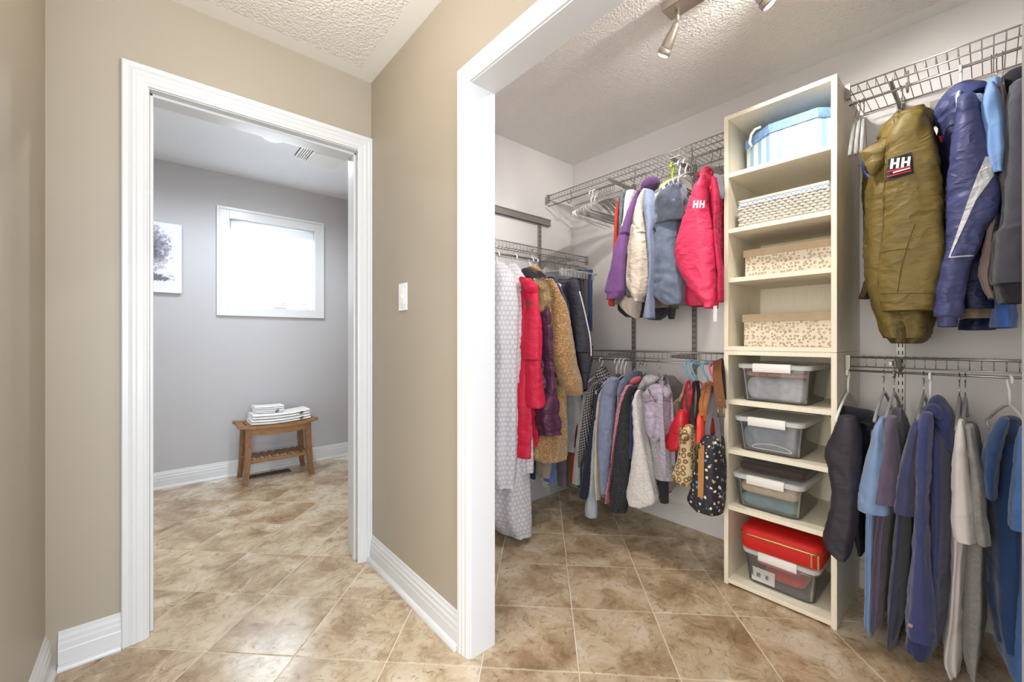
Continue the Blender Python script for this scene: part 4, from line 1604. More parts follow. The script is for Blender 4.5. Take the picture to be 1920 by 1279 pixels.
def seam(host, c, pts, r=0.0012, off=0.001):
    """raised seam or cord lying on the host along the points"""
    bvh = BVHTree.FromPolygons(host.v, host.f)
    out = []
    m = (len(pts) - 1) * 6
    for i in range(m + 1):
        x, y = catmull(pts, (len(pts) - 1) * i / m)
        r_ = ray(*cp(c, x, y)).normalized()
        h = bvh.ray_cast(EYEV, r_)
        if h[0] is not None: out.append(EYEV + r_ * (h[3] - off))
    if len(out) < 2: return None
    return MB().sweep(out, r, 5)


# ------------------------------------------------------------------ hangers
M_HWHITE = plain('white_hanger_plastic', (240, 240, 240), 0.35)
M_HCLEAR = glass_mat('clear_hanger_plastic', (0.97, 0.975, 0.98, 1), 0.10, 0.08, 0.30)
M_HMETAL = plain('chrome_hook', (176, 174, 170), 0.2, 1.0)
M_HLIME = plain('lime_plastic', (172, 214, 20), 0.4)
M_HPINK = plain('pink_plastic', (238, 112, 158), 0.4)
M_HBLUE = plain('light_blue_plastic', (118, 194, 226), 0.4)
M_HWOOD = plain('dark_hanger', (62, 52, 48), 0.5)


def hook_path(h, r, side=1):
    """hook whose crown is at the origin; runs down to (0,0,-h); in local xz"""
    pts = []
    for k in range(12):
        a = math.radians(-25 + 210 * k / 11)
        pts.append((side * r * math.cos(a), 0, -r + r * math.sin(a)))
    pts += [(-side * r * 0.82, 0, -1.62 * r), (-side * r * 0.35, 0, -2.25 * r), (-side * 0.04 * r, 0, -2.9 * r), (0, 0, -h)]
    return pts


def make_hanger(name, label, group, hook_m, body_m, h=0.095, r=0.019, wid=0.40, rise=0.085, tk=0.0045, hk=0.0035, bar=True, kind='tri', side=1):
    t = Thing(name, label, 'hanger', group)
    mb = MB().sweep([Vector(p) for p in hook_path(h, r, side)], hk, 8)
    t.add('hook', mb, hook_m)
    mb = MB()
    hw = wid / 2
    top = -h
    if kind == 'tri':
        arm = []
        for k in range(13):
            f = -1 + 2 * k / 12
            arm.append(Vector((hw * f, 0, top - rise * abs(f) ** 1.35)))
        if bar:
            pts = arm + [Vector((hw * 0.97, 0, top - rise - 0.014))] + [Vector((hw * (0.9 - 1.8 * k / 10), 0, top - rise - 0.022)) for k in range(11)] + [Vector((-hw * 0.97, 0, top - rise - 0.014))]
            mb.sweep(pts, tk, 7, True)
        else:
            mb.sweep(arm, tk, 7, ry=tk * 1.7)
    elif kind == 'clip':
        mb.sweep([Vector((-hw, 0, top)), Vector((hw, 0, top))], tk, 7)
        for s in (-1, 1):
            mb.bbox(s * hw * 0.75 - 0.012, s * hw * 0.75 + 0.012, -0.007, 0.007, top - 0.035, top + 0.012, 0.003)
    t.add('frame', mb, body_m)
    root = t.finish(base=(0, 0, 0))
    return root


HPROTO = {}


def hanger(kind, axis, s, rodz, label, group, yaw=0.0, lab_first=True):
    """a hanger of the kind, its hook over the rod at s"""
    K = {'white': ('plastic_hanger', M_HWHITE, M_HWHITE, dict(hk=0.0042, tk=0.0048)),
         'clear': ('clear_hanger', M_HMETAL, M_HCLEAR, dict(hk=0.0017, tk=0.0050, h=0.085, bar=False)),
         'clearbar': ('clear_hanger', M_HMETAL, M_HCLEAR, dict(hk=0.0017, tk=0.0042, h=0.085)),
         'slim': ('clear_hanger', M_HMETAL, M_HCLEAR, dict(hk=0.0017, tk=0.0060, h=0.085, bar=False, wid=0.15, rise=0.15)),
         'wire': ('wire_hanger', M_HMETAL, M_HMETAL, dict(hk=0.0016, tk=0.0015)),
         'lime': ('plastic_hanger', M_HLIME, M_HLIME, dict(hk=0.0060, tk=0.0075, bar=False, wid=0.34)),
         'clip': ('clip_hanger', M_HMETAL, M_HCLEAR, dict(hk=0.0017, kind='clip', wid=0.32, h=0.075))}
    if kind not in HPROTO:
        nm, a, b, kw = K[kind]
        HPROTO[kind] = make_hanger(nm, label, group, a, b, **kw)
        o = HPROTO[kind]
    else:
        o = copy_thing(HPROTO[kind], (0, 0, 0))
    o['label'] = label; o['group'] = group
    p = place(axis, RX if axis == 'Y' else RY, s, 0, rodz + 0.0078)
    o.location = p
    # local x of the hanger points across the rod
    o.rotation_euler = (0, 0, (PI if axis == 'Y' else -PI / 2) + yaw)
    return o


def hook_s(c, x, y, axis):
    p = at(c, x, y, axis, RX if axis == 'Y' else RY)
    return p.y if axis == 'Y' else p.x

# ================================================================== CLOTHES RIGHT OF THE TOWER
SXU = RX - 0.205      # plane of the front sleeves on the upper rod
SXL = RX - 0.200
M_BLACKP = fabric('black_patch', (34, 34, 38), 0.7)
M_WHITEP = fabric('white_print', (236, 236, 238), 0.8, 0.03)
M_REDP = fabric('red_print', (196, 48, 58), 0.8, 0.03)


def hh_logo(host, c, x0, y0, x1, y1, rise=0.0, lean=0.12, off=0.004):
    """two leaning letters H in the box, top edge rising by rise"""
    w = x1 - x0; h = y1 - y0
    def q(a, b, t, u):
        def P(f, g):
            return (x0 + w * f + lean * h * (1 - g) - lean * h * .5, y0 + h * g + rise * f)
        return [P(a, t), P(b, t), P(b, u), P(a, u)]
    bars = [(0.00, 0.15, 0, 1), (0.30, 0.45, 0, 1), (0.15, 0.30, 0.40, 0.60), (0.55, 0.70, 0, 1), (0.85, 1.0, 0, 1), (0.70, 0.85, 0.40, 0.60)]
    return join(*[decal(host, c, q(*b), (2, 4), off) for b in bars])


G_UR = 'jackets on the upper rod beside the shelf tower'
# --- olive parka
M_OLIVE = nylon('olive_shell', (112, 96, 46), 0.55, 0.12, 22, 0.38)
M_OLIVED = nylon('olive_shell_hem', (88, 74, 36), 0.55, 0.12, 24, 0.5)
t = Thing('parka', 'olive green parka with a square black sleeve patch', 'jacket', G_UR)
bd = body([('F', 430, 610, 590), ('F', 370, 660, 690), ('F', 318, 685, 860), ('F', 268, 690, 1020), ('G', 278, 735, 100), ('G', 285, 735, 320), ('G', 320, 730, 500), ('G', 375, 715, 640), ('G', 415, 690, 720)],
          'Y', RX - 0.01, 0.165, seed=11, folds=4, famp=0.10, wr=0.010, drop=0.06)
t.add('body', bd, M_OLIVE)
sl = tube([('F', 470, 600, 585, .7), ('F', 405, 640, 670), ('F', 385, 668, 800), ('F', 372, 692, 950), ('F', 362, 715, 1120), ('G', 385, 770, 40), ('G', 378, 782, 130), ('G', 374, 768, 240), ('G', 370, 735, 350), ('G', 367, 722, 440), ('G', 372, 716, 500), ('G', 385, 712, 548)],
          'Y', SXU - 0.01, 0.048, seed=12, folds=3, famp=0.06, wr=0.009, wf=15, n=44, dz=0.010, sq=3.0)
k = t.add('sleeve', sl, M_OLIVE)
p = decal(sl, 'F', [(392, 838), (530, 795), (542, 918), (374, 970)], (8, 8), 0.003)
kp = t.add('patch', p, M_BLACKP, under=k, label='square black patch with white letters')
sl2 = tube([('F', 300, 420, 760), ('F', 255, 390, 900), ('F', 246, 370, 1080), ('G', 282, 372, 100), ('G', 288, 368, 300), ('G', 255, 330, 400), ('G', 240, 300, 470)], 'Y', RX + 0.10, 0.05, seed=14, wr=0.008)
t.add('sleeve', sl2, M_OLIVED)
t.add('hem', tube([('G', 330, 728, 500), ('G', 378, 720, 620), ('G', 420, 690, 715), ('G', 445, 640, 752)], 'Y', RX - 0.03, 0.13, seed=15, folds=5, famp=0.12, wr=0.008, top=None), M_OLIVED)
t.add('collar', ringcloth('Y', RX - 0.05, 'F', 520, 630, 0.045, 0.020, 0.30, 16, 0.95, wr=0.012), M_OLIVE)
t.add('hood', blob('Y', RX - 0.06, 'F', [(325, 715), (350, 665), (420, 590), (500, 545), (594, 520), (600, 545), (560, 575), (490, 620), (420, 690), (360, 725)], 0.038, 17, 0.006), M_OLIVE)
t.add('storm_flap', blob('Y', SXU + 0.02, 'F', [(224, 800), (270, 765), (330, 735), (400, 715), (430, 735), (400, 790), (372, 860), (300, 938), (262, 890)], 0.022, 18, 0.005), M_OLIVE)
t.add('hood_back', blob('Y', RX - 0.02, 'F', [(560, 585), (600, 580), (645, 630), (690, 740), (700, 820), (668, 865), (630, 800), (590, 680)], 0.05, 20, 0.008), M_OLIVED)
t.add('lining', blob('Y', RX - 0.06, 'F', [(236, 850), (262, 900), (296, 950), (290, 975), (250, 935), (234, 890)], 0.02, 19, 0.004), nylon('navy_lining', (44, 56, 104)))
for c_, pts in (('F', [(390, 740), (372, 950), (362, 1250)]), ('G', [(590, 0), (545, 130), (505, 280), (480, 430)]), ('G', [(385, 178), (470, 160), (560, 158)]), ('G', [(372, 440), (500, 438), (712, 438)])):
    sm = seam(sl, c_, pts)
    if sm: t.add('seam', sm, M_OLIVED, under=k)
zz = hh_logo(p, 'F', 404, 835, 520, 895, -14)
t.add('letters', zz, M_WHITEP, under=k)
t.add('stripe', join(decal(p, 'F', [(385, 908), (522, 872), (523, 879), (386, 915)], (6, 1), 0.004), decal(p, 'F', [(383, 938), (525, 900), (526, 907), (382, 945)], (6, 1), 0.004)), M_REDP, under=k)
t.add('small_print', decal(p, 'F', [(418, 912), (520, 884), (521, 892), (419, 920)], (6, 1), 0.004), M_WHITEP, under=k)
t.finish()

# --- navy ski jacket with pale stripe
M_NAVYJ = nylon('navy_shell', (68, 74, 118), 0.5, 0.10, 24, 0.5)
M_NAVYD = nylon('dark_navy_shell', (44, 48, 84), 0.55, 0.1)
M_SILV = nylon('silver_panel', (206, 208, 212), 0.45, 0.05, 30, 0.4)
t = Thing('ski_jacket', 'navy jacket with a pale wedge stripe down the sleeve', 'jacket', G_UR)
t.add('body', body([('F', 700, 960, 560), ('F', 680, 1000, 760), ('F', 715, 1040, 1000), ('G', 760, 1090, 120), ('G', 830, 1095, 300), ('G', 875, 1100, 450), ('G', 880, 1095, 545)], 'Y', RX, 0.165, seed=21, wr=0.009, drop=0.07), M_NAVYD)
sl = tube([('F', 815, 880, 478, .7), ('F', 800, 920, 560), ('F', 778, 965, 700), ('F', 756, 1008, 850), ('F', 736, 1040, 1000), ('F', 727, 1045, 1090), ('F', 728, 1015, 1190), ('G', 790, 1020, 60), ('G', 785, 990, 170), ('G', 765, 945, 250), ('G', 738, 915, 350), ('G', 726, 888, 480), ('G', 724, 880, 565), ('G', 732, 864, 600), ('G', 738, 858, 648)],
          'Y', SXU - 0.005, 0.055, seed=22, folds=3, famp=0.07, wr=0.009, n=40, dz=0.011, cuff=0.03)
k = t.add('sleeve', sl, M_NAVYJ)
st = join(decal(sl, 'F', [(960, 822), (998, 824), (1010, 932), (912, 932)], (6, 6)), decal(sl, 'F', [(912, 932), (1010, 932), (905, 1075), (858, 1075)], (6, 8)), decal(sl, 'F', [(858, 1075), (905, 1075), (752, 1411), (744, 1411)], (6, 16)))
t.add('stripe', st, M_SILV, under=k, label='pale wedge stripe')
sm = seam(sl, 'G', [(805, 212), (880, 205), (960, 200)], 0.0022)
if sm: t.add('piping', sm, M_SILV, under=k)
t.add('collar', blob('Y', RX - 0.05, 'F', [(642, 600), (690, 510), (760, 430), (860, 385), (960, 390), (975, 420), (920, 450), (830, 485), (800, 580), (800, 690), (760, 700), (690, 665)], 0.055, 23, 0.009), M_NAVYJ)
t.add('zip', MB().sweep([at('F', 825, 480, 'Y', SXU - 0.02), at('F', 805, 570, 'Y', SXU - 0.03), at('F', 790, 665, 'Y', SXU - 0.01)], 0.004, 6), plain('zip_black', (24, 24, 26), 0.5))
t.add('label_tab', blob('Y', RX - 0.10, 'F', [(686, 702), (712, 706), (705, 742), (686, 720)], 0.006, 24, 0.001), fabric('red_tab', (214, 50, 40)), label='red label')
t.add('inner_collar', blob('Y', RX - 0.09, 'F', [(820, 480), (880, 455), (940, 450), (945, 480), (900, 520), (850, 500)], 0.02, 25, 0.004), M_SILV)
t.finish()

# --- garments whose hems peep out below the navy jacket
t = Thing('trousers', 'beige trousers with hems peeping out below navy jacket', 'trousers', G_UR)
t.add('leg', tube([('F', 900, 960, 700), ('G', 890, 1080, 200), ('G', 890, 1085, 500), ('G', 885, 1080, 600)], 'Y', RX + 0.03, 0.12, seed=26, wr=0.005), fabric('beige_twill', (150, 132, 112)))
t.finish(single=True)
t = Thing('sport_shirt', 'bright blue shirt with hem showing below charcoal jacket', 'shirt', G_UR)
t.add('body', tube([('F', 1010, 1100, 600), ('G', 1060, 1215, 200), ('G', 1070, 1218, 480), ('G', 1062, 1220, 600), ('G', 1062, 1215, 655)], 'Y', RX + 0.02, 0.15, seed=27, wr=0.006), fabric('bright_blue_knit', (70, 110, 190)))
t.finish(single=True)
t = Thing('windbreaker', 'dark navy windbreaker with hem below the beige trousers', 'jacket', G_UR)
t.add('body', tube([('F', 880, 980, 760), ('G', 890, 1080, 300), ('G', 888, 1090, 560), ('G', 875, 1100, 668)], 'Y', RX + 0.09, 0.10, seed=28, wr=0.006), M_NAVYD)
t.finish(single=True)

# --- light blue shirt
t = Thing('polo_shirt', 'pale blue short-sleeved shirt between navy and charcoal jackets', 'shirt', G_UR)
M_PBLUE = fabric('pale_blue_knit', (128, 166, 222), 0.85, 0.1)
t.add('body', body([('F', 975, 1020, 400), ('F', 960, 1070, 520), ('F', 975, 1065, 800), ('F', 990, 1060, 1000), ('G', 1040, 1110, 200), ('G', 1040, 1120, 400)], 'Y', RX, 0.18, seed=31, wr=0.005), M_PBLUE)
t.add('sleeve', tube([('F', 972, 1018, 405, .6), ('F', 944, 1045, 490), ('F', 930, 1068, 610), ('F', 946, 1068, 740), ('F', 975, 1060, 860), ('F', 1008, 1052, 935)], 'Y', SXU, 0.05, seed=32, wr=0.007, famp=0.10, folds=4), M_PBLUE)
t.finish()
# --- taupe jacket
t = Thing('long_sleeve_top', 'taupe long-sleeved top squeezed beside charcoal jacket', 'shirt', G_UR)
t.add('sleeve', tube([('F', 1032, 1066, 430), ('F', 1040, 1085, 600), ('F', 1045, 1085, 900), ('G', 1045, 1090, 60), ('G', 1010, 1085, 200), ('G', 990, 1072, 310), ('G', 1015, 1068, 390), ('G', 1058, 1096, 470)], 'Y', SXU + 0.03, 0.045, seed=33, wr=0.005), fabric('taupe_knit', (138, 118, 116)))
t.add('body', body([('F', 1040, 1075, 430), ('F', 1035, 1090, 700), ('G', 1050, 1110, 200), ('G', 1060, 1110, 480)], 'Y', RX + 0.02, 0.16, seed=34), fabric('taupe_knit', (138, 118, 116)))
t.finish()
# --- charcoal jacket
M_CHAR = fabric('charcoal_fleece', (72, 73, 82), 0.9, 0.15)
M_CHARD = fabric('black_rib', (44, 44, 50), 0.9, 0.15)
t = Thing('zip_jacket', 'charcoal jacket with black collar hanging beside the door frame', 'jacket', G_UR)
t.add('body', body([('F', 1090, 1250, 420), ('F', 1075, 1280, 600), ('F', 1065, 1290, 1000), ('G', 1085, 1340, 200), ('G', 1090, 1330, 480)], 'Y', RX, 0.18, seed=35, wr=0.007), M_CHARD)
sl = tube([('F', 1110, 1230, 400, .7), ('F', 1090, 1262, 520), ('F', 1075, 1275, 700), ('F', 1062, 1285, 950), ('F', 1050, 1290, 1200), ('G', 1082, 1340, 60), ('G', 1078, 1340, 200), ('G', 1066, 1330, 340), ('G', 1085, 1322, 378)], 'Y', SXU - 0.01, 0.055, seed=36, folds=3, famp=0.06, wr=0.006, n=36)
t.add('sleeve', sl, M_CHAR)
t.add('cuff', tube([('G', 1082, 1322, 376), ('G', 1095, 1315, 440), ('G', 1118, 1305, 500)], 'Y', SXU - 0.005, 0.05, seed=37, wr=0.003, top=None), M_CHARD)
t.add('collar', ringcloth('Y', RX - 0.06, 'F', 1165, 420, 0.040, 0.026, 0.4, 38, 1.0), M_CHARD)
t.finish()

# --- hangers of the upper right rod
G_HR = 'hangers on the upper rod beside the shelf tower'
for i, x in enumerate((172, 192, 208)):
    hanger('slim', 'Y', 0.350 - 0.013 * i, RODU, 'empty clear hanger with chrome hook beside the shelf tower', G_HR, 0.06 * (i - 1))
hanger('wire', 'Y', hook_s('F', 470, 480, 'Y'), RODU, 'chrome-hooked hanger of the olive parka', G_HR)
hanger('white', 'Y', hook_s('F', 815, 300, 'Y'), RODU, 'thick white plastic hanger of the navy jacket with stripe', G_HR)
for x, lb in ((995, 'chrome-hooked hanger of the pale blue shirt'), (1025, 'chrome-hooked hanger of the taupe top'), (1060, 'chrome-hooked hanger of the charcoal jacket')):
    hanger('wire', 'Y', hook_s('F', x, 260, 'Y'), RODU, lb, G_HR)

# ------------------------------------------------------------------ lower right rod
G_LR = 'clothes on the lower rod beside the shelf tower'
CH = 'H'


def tee(name, label, cat, mat, sleeve, bodyspec, seed, cuffmat=None, hd=0.185, group=G_LR, splane=None, wr=0.006, collar=None, collmat=None, famp=0.13, cuff=0.0, finish=True):
    t = Thing(name, label, cat, group)
    b = body([(CH,) + q for q in bodyspec], 'Y', RX, hd, seed=seed, folds=5, famp=famp, wr=wr, sq=2.2)
    t.add('body', b, mat)
    s = tube([(CH,) + q for q in sleeve], 'Y', SXL if splane is None else splane, 0.055, seed=seed + 1, folds=4, famp=0.09, wr=wr, n=34, dz=0.012, cuff=cuff)
    t.add('sleeve', s, mat)
    if collar:
        t.add('collar', ringcloth('Y', RX - 0.02, CH, *collar), collmat or mat)
    t.ms = s; t.mb_ = b
    if finish: t.finish()
    return t


M_BLK = nylon('black_track_cloth', (50, 47, 56), 0.65, 0.12, 18, 0.2)
M_BLKD = fabric('black_ribbing', (32, 32, 40), 0.9, 0.2)
tee('track_jacket', 'black track jacket overlapping the edge of the shelf tower', 'jacket', M_BLK,
    [(95, 170, 185, .7), (72, 185, 250), (42, 188, 325), (46, 186, 385), (64, 184, 460), (64, 178, 560), (42, 168, 640), (33, 155, 695), (55, 146, 735), (95, 138, 758)],
    [(150, 215, 170), (145, 228, 260), (150, 225, 420), (160, 220, 600), (175, 214, 732)], 41, collar=(160, 185, 0.052, 0.026, 0.45, 43, 1.0), collmat=M_BLKD)
M_LBT = fabric('light_blue_jersey', (126, 152, 192), 0.9, 0.12)
tee('t_shirt', 'light blue T-shirt between the black jacket and mauve T-shirt', 'T-shirt', M_LBT,
    [(262, 288, 185, .6), (240, 290, 230), (222, 295, 310), (200, 298, 400), (178, 300, 500), (173, 300, 568)],
    [(255, 300, 180), (240, 300, 300), (220, 300, 520), (214, 295, 800), (208, 290, 960), (225, 287, 1015)], 44)
M_MAUVE = fabric('mauve_jersey', (98, 88, 108), 0.9, 0.12)
tee('t_shirt', 'faded mauve grey T-shirt', 'T-shirt', M_MAUVE,
    [(295, 330, 180, .6), (283, 338, 240), (268, 345, 330), (246, 345, 420), (229, 340, 500), (232, 335, 530)],
    [(300, 372, 150), (290, 385, 260), (270, 375, 400), (255, 335, 600), (242, 322, 800), (237, 308, 985)], 47)
M_NVT = fabric('navy_jersey', (62, 66, 98), 0.9, 0.12)
tee('t_shirt', 'navy T-shirt tucked behind the hooded sweatshirt', 'T-shirt', M_NVT,
    [(408, 440, 200, .6), (385, 430, 255), (362, 418, 350), (340, 410, 450), (327, 408, 545), (330, 408, 572)],
    [(395, 440, 195), (375, 440, 300), (345, 420, 500), (325, 405, 700), (306, 395, 900), (305, 370, 1040), (330, 366, 1074)], 50)
M_HOOD = fabric('navy_sweatshirt', (62, 70, 116), 0.92, 0.12, 500, 0.35)
M_HOODR = fabric('navy_ribbing', (50, 56, 96), 0.92, 0.12, 500, 0.35)
t = tee('hoodie', 'navy blue hooded sweatshirt with long sleeve almost to the floor', 'hoodie', M_HOOD,
        [(440, 480, 165, .6), (424, 482, 230), (415, 476, 320), (412, 474, 450), (408, 472, 600), (398, 474, 750), (388, 482, 900), (376, 490, 1020), (378, 492, 1085)],
        [(440, 540, 165), (435, 575, 260), (450, 568, 420), (455, 568, 600), (455, 560, 780), (450, 555, 940), (455, 530, 1040), (470, 500, 1080)], 53, finish=False)
t.add('cuff', tube([(CH, 380, 490, 1078), (CH, 376, 482, 1110), (CH, 374, 476, 1150), (CH, 400, 468, 1164)], 'Y', SXL, 0.045, seed=55, wr=0.003, top=None), M_HOODR)
t.add('hood', blob('Y', RX - 0.09, CH, [(430, 165), (455, 135), (490, 100), (515, 98), (555, 150), (580, 250), (572, 330), (548, 300), (510, 210), (470, 170), (450, 190)], 0.055, 56, 0.010), M_HOOD)
t.add('hood_edge', blob('Y', RX - 0.15, CH, [(428, 160), (460, 132), (500, 135), (520, 165), (512, 190), (480, 165), (445, 180)], 0.035, 57, 0.006), M_HOOD)
t.add('emblem', decal(t.ms, CH, [(382, 1034), (402, 1042), (398, 1056), (378, 1046)], (3, 3), 0.002), fabric('tiny_emblem', (196, 150, 160)))
t.finish()
M_WTEE = fabric('white_jersey', (210, 206, 204), 0.9, 0.06)
tee('t_shirt', 'white T-shirt beside the navy hoodie', 'T-shirt', M_WTEE,
    [(586, 614, 195, .6), (577, 624, 260), (570, 632, 360), (563, 648, 500), (562, 658, 620), (578, 660, 682)],
    [(585, 625, 195), (575, 650, 340), (565, 650, 560), (568, 625, 760), (552, 622, 930), (528, 615, 1085), (560, 606, 1150)], 58)
M_GTEE = fabric('heather_grey_jersey', (136, 134, 132), 0.92, 0.22, 420, 0.3, 0.2, 90)
tee('t_shirt', 'heather grey T-shirt between white and teal T-shirts', 'T-shirt', M_GTEE,
    [(622, 650, 215, .6), (630, 664, 300), (640, 690, 400), (648, 702, 520), (655, 715, 620), (668, 722, 695)],
    [(620, 665, 210), (628, 690, 350), (625, 705, 560), (622, 705, 750), (614, 700, 930), (612, 690, 1080), (630, 675, 1155)], 61)
M_TEAL = fabric('teal_navy_jersey', (40, 66, 108), 0.9, 0.12)
t = tee('t_shirt', 'dark teal blue T-shirt with its neck opening showing', 'T-shirt', M_TEAL,
        [(762, 800, 185, .6), (738, 790, 225), (705, 775, 290), (684, 760, 370), (688, 750, 450), (708, 745, 508)],
        [(770, 850, 190), (735, 870, 280), (712, 870, 450), (710, 868, 700), (712, 865, 920), (742, 860, 1050)], 64)
M_BLT = fabric('mid_blue_jersey', (70, 110, 168), 0.9, 0.12)
tee('t_shirt', 'mid blue T-shirt closest to the door frame', 'T-shirt', M_BLT,
    [(845, 895, 225, .6), (825, 905, 320), (810, 915, 450), (798, 920, 580), (796, 918, 640)],
    [(845, 910, 215), (815, 930, 400), (795, 930, 640), (765, 925, 850), (748, 920, 1000), (752, 915, 1120), (800, 905, 1195)], 67)

G_HL = 'hangers on the lower rod beside the shelf tower'
hanger('white', 'Y', hook_s('P', 1590, 697, 'Y'), RODL, 'white plastic hanger of the black track jacket', G_HL)
for x, lb in ((1657, 'chrome-hooked hanger of the light blue T-shirt'), (1676, 'chrome-hooked hanger of the mauve T-shirt'), (1732, 'chrome-hooked hanger of the navy T-shirt'), (1799, 'chrome-hooked hanger of the white T-shirt'), (1810, 'chrome-hooked hanger of the heather grey T-shirt')):
    hanger('clear', 'Y', hook_s('P', x, 700, 'Y'), RODL, lb, G_HL)
hanger('white', 'Y', hook_s('P', 1744, 700, 'Y'), RODL, 'white plastic hanger of the navy hoodie', G_HL)
hanger('white', 'Y', hook_s('P', 1893, 707, 'Y'), RODL, 'white plastic hanger of the dark teal T-shirt', G_HL, 0.25)

# ================================================================== CLOTHES LEFT OF THE TOWER
def pos_s(spec, axis, plane):
    c, xl, xr, y = spec[:4]
    p = at(c, (xl + xr) / 2, y, axis, plane)
    return (p.y if axis == 'Y' else p.x), p.z


def torso(axis, s, ztop, zbot, hw, hd, seed, flare=1.15, plane=None, neck=0.06, wr=0.006, famp=0.12, **kw):
    raw = [(s, ztop, hw * 0.75, neck), (s, ztop - 0.025, hw * 0.9, hd * 0.62), (s, ztop - 0.055, hw, hd * 0.93), (s, ztop - 0.12, hw, hd)]
    for f in (0.35, 0.6, 0.8, 1.0):
        raw.append((s, ztop - 0.12 + (zbot - ztop + 0.12) * f, hw * (1 + (flare - 1) * f), hd * (1 + 0.04 * f)))
    return tube(None, axis, plane if plane is not None else (RX if axis == 'Y' else RY), hd, raw=raw, seed=seed, famp=famp, wr=wr, **kw)


def garment(name, label, cat, group, axis, mat, sleeve, seed, zbot, zn=None, hw=0.028, hd=0.185, ds=0.0, shd=0.05, dsl=0.20, wr=0.006, bmat=None, cuff=0.0, cuffmat=None, famp=0.09, folds=4, finish=True, **kw):
    """hanging garment whose front sleeve follows the stations and whose torso hangs behind it"""
    rp = RX if axis == 'Y' else RY
    t = Thing(name, label, cat, group)
    s0, z0 = pos_s(sleeve[0], axis, rp - dsl)
    zn = z0 + 0.03 if zn is None else zn
    t.s0 = s0 + ds
    t.tb = torso(axis, s0 + ds, zn, zbot, hw, hd - 0.02, seed, wr=wr)
    t.add('body', t.tb, bmat or mat)
    t.sl = tube(sleeve, axis, rp - dsl, shd, seed=seed + 1, folds=folds, famp=famp, wr=wr, cuff=cuff, **kw)
    t.add('sleeve', t.sl, mat)
    if finish: t.finish()
    return t


def pz(c, x, y, axis, plane):
    return at(c, x, y, axis, plane).z


SX = RX - 0.20
# ------------------------------------------------------------------ upper left rod
G_UL = 'clothes on the upper rod between corner and shelf tower'
DH = lambda y: pz('D', 500, y, 'Y', RX - 0.1)
garment('long_sleeve_top', 'orange red top, only a narrow edge showing', 'shirt', G_UL, 'Y', fabric('orange_red_knit', (190, 62, 46)),
        [('C', 738, 766, 745), ('C', 708, 752, 880), ('C', 695, 738, 1050), ('C', 690, 728, 1270), ('D', 205, 245, 560), ('D', 190, 240, 740), ('D', 195, 240, 795)], 101, DH(700), shd=0.025, hw=0.012)
garment('print_blouse', 'grey teal mottled blouse beside the orange red top', 'blouse', G_UL, 'Y', fabric('grey_teal_print', (104, 116, 118), 0.85, 0.45, 90, 0.2, 0.1, 70),
        [('C', 770, 830, 680), ('C', 748, 800, 800), ('C', 738, 785, 1000), ('C', 738, 775, 1200), ('D', 255, 300, 500), ('D', 245, 282, 780)], 104, DH(720), shd=0.03, hw=0.014)
garment('white_blouse', 'white blouse, edge showing beside the purple hoodie', 'blouse', G_UL, 'Y', fabric('white_cotton', (226, 226, 228), 0.9, 0.04),
        [('C', 815, 900, 690), ('C', 792, 860, 800), ('C', 785, 840, 950), ('D', 290, 340, 200), ('D', 285, 340, 600)], 107, DH(680), shd=0.03, hw=0.014)
M_PURP = fabric('purple_fleece', (122, 82, 140), 0.92, 0.14)
t = garment('hoodie', 'purple hooded sweatshirt with gathered cuff', 'hoodie', G_UL, 'Y', M_PURP,
            [('C', 915, 985, 680), ('C', 868, 950, 760), ('C', 800, 905, 930), ('C', 755, 870, 1080), ('D', 300, 392, 120), ('D', 245, 372, 290), ('D', 218, 355, 430), ('D', 190, 350, 560), ('D', 172, 345, 640), ('D', 170, 330, 700), ('D', 168, 310, 738)], 110, DH(730), hw=0.024, cuff=0.035, finish=False)
t.add('hood', blob('Y', RX - 0.06, 'C', [(940, 700), (962, 630), (1000, 585), (1050, 562), (1100, 556), (1112, 575), (1090, 620), (1050, 660), (1000, 700), (960, 730)], 0.05, 112, 0.008), fabric('dark_purple_fleece', (92, 60, 106)))
t.finish()
M_CREAM = nylon('cream_shell', (210, 198, 184), 0.7, 0.06, 24, 0.45)
t = garment('windbreaker', 'cream jacket with elastic cuff beside the purple hoodie', 'jacket', G_UL, 'Y', M_CREAM,
            [('C', 960, 1025, 670), ('C', 915, 1000, 770), ('C', 880, 1000, 900), ('C', 850, 1015, 1080), ('D', 388, 515, 100), ('D', 365, 528, 250), ('D', 353, 532, 400), ('D', 350, 528, 540), ('D', 362, 524, 630), ('D', 382, 515, 690), ('D', 405, 500, 758)], 113, DH(720), hw=0.024, cuff=0.03, wr=0.008, finish=False)
t.add('lining', tube([('D', 320, 480, 600), ('D', 298, 475, 700), ('D', 290, 470, 780), ('D', 340, 462, 850), ('D', 410, 452, 900)], 'Y', RX - 0.10, 0.05, seed=115, wr=0.006), fabric('pale_beige_lining', (200, 192, 182)))
t.finish()
t = garment('hoodie', 'blue-grey marled hoodie with a long narrow cuff', 'hoodie', G_UL, 'Y', fabric('blue_grey_marl', (132, 146, 174), 0.92, 0.15, 400, 0.4, 0.2, 90),
            [('C', 975, 1060, 680), ('C', 968, 1075, 800), ('C', 985, 1078, 950), ('C', 1005, 1072, 1120), ('D', 515, 585, 180), ('D', 528, 592, 330), ('D', 533, 592, 480), ('D', 522, 584, 640), ('D', 508, 582, 760), ('D', 490, 580, 900)], 116, DH(740), hw=0.02, shd=0.035)
t = Thing('shorts', 'black shorts hanging below the cream jacket', 'shorts', G_UL)
t.add('leg', tube([('D', 300, 470, 600), ('D', 288, 480, 750), ('D', 285, 490, 830), ('D', 345, 480, 890)], 'Y', RX - 0.02, 0.10, seed=118, wr=0.007), fabric('black_cotton', (40, 42, 48)))
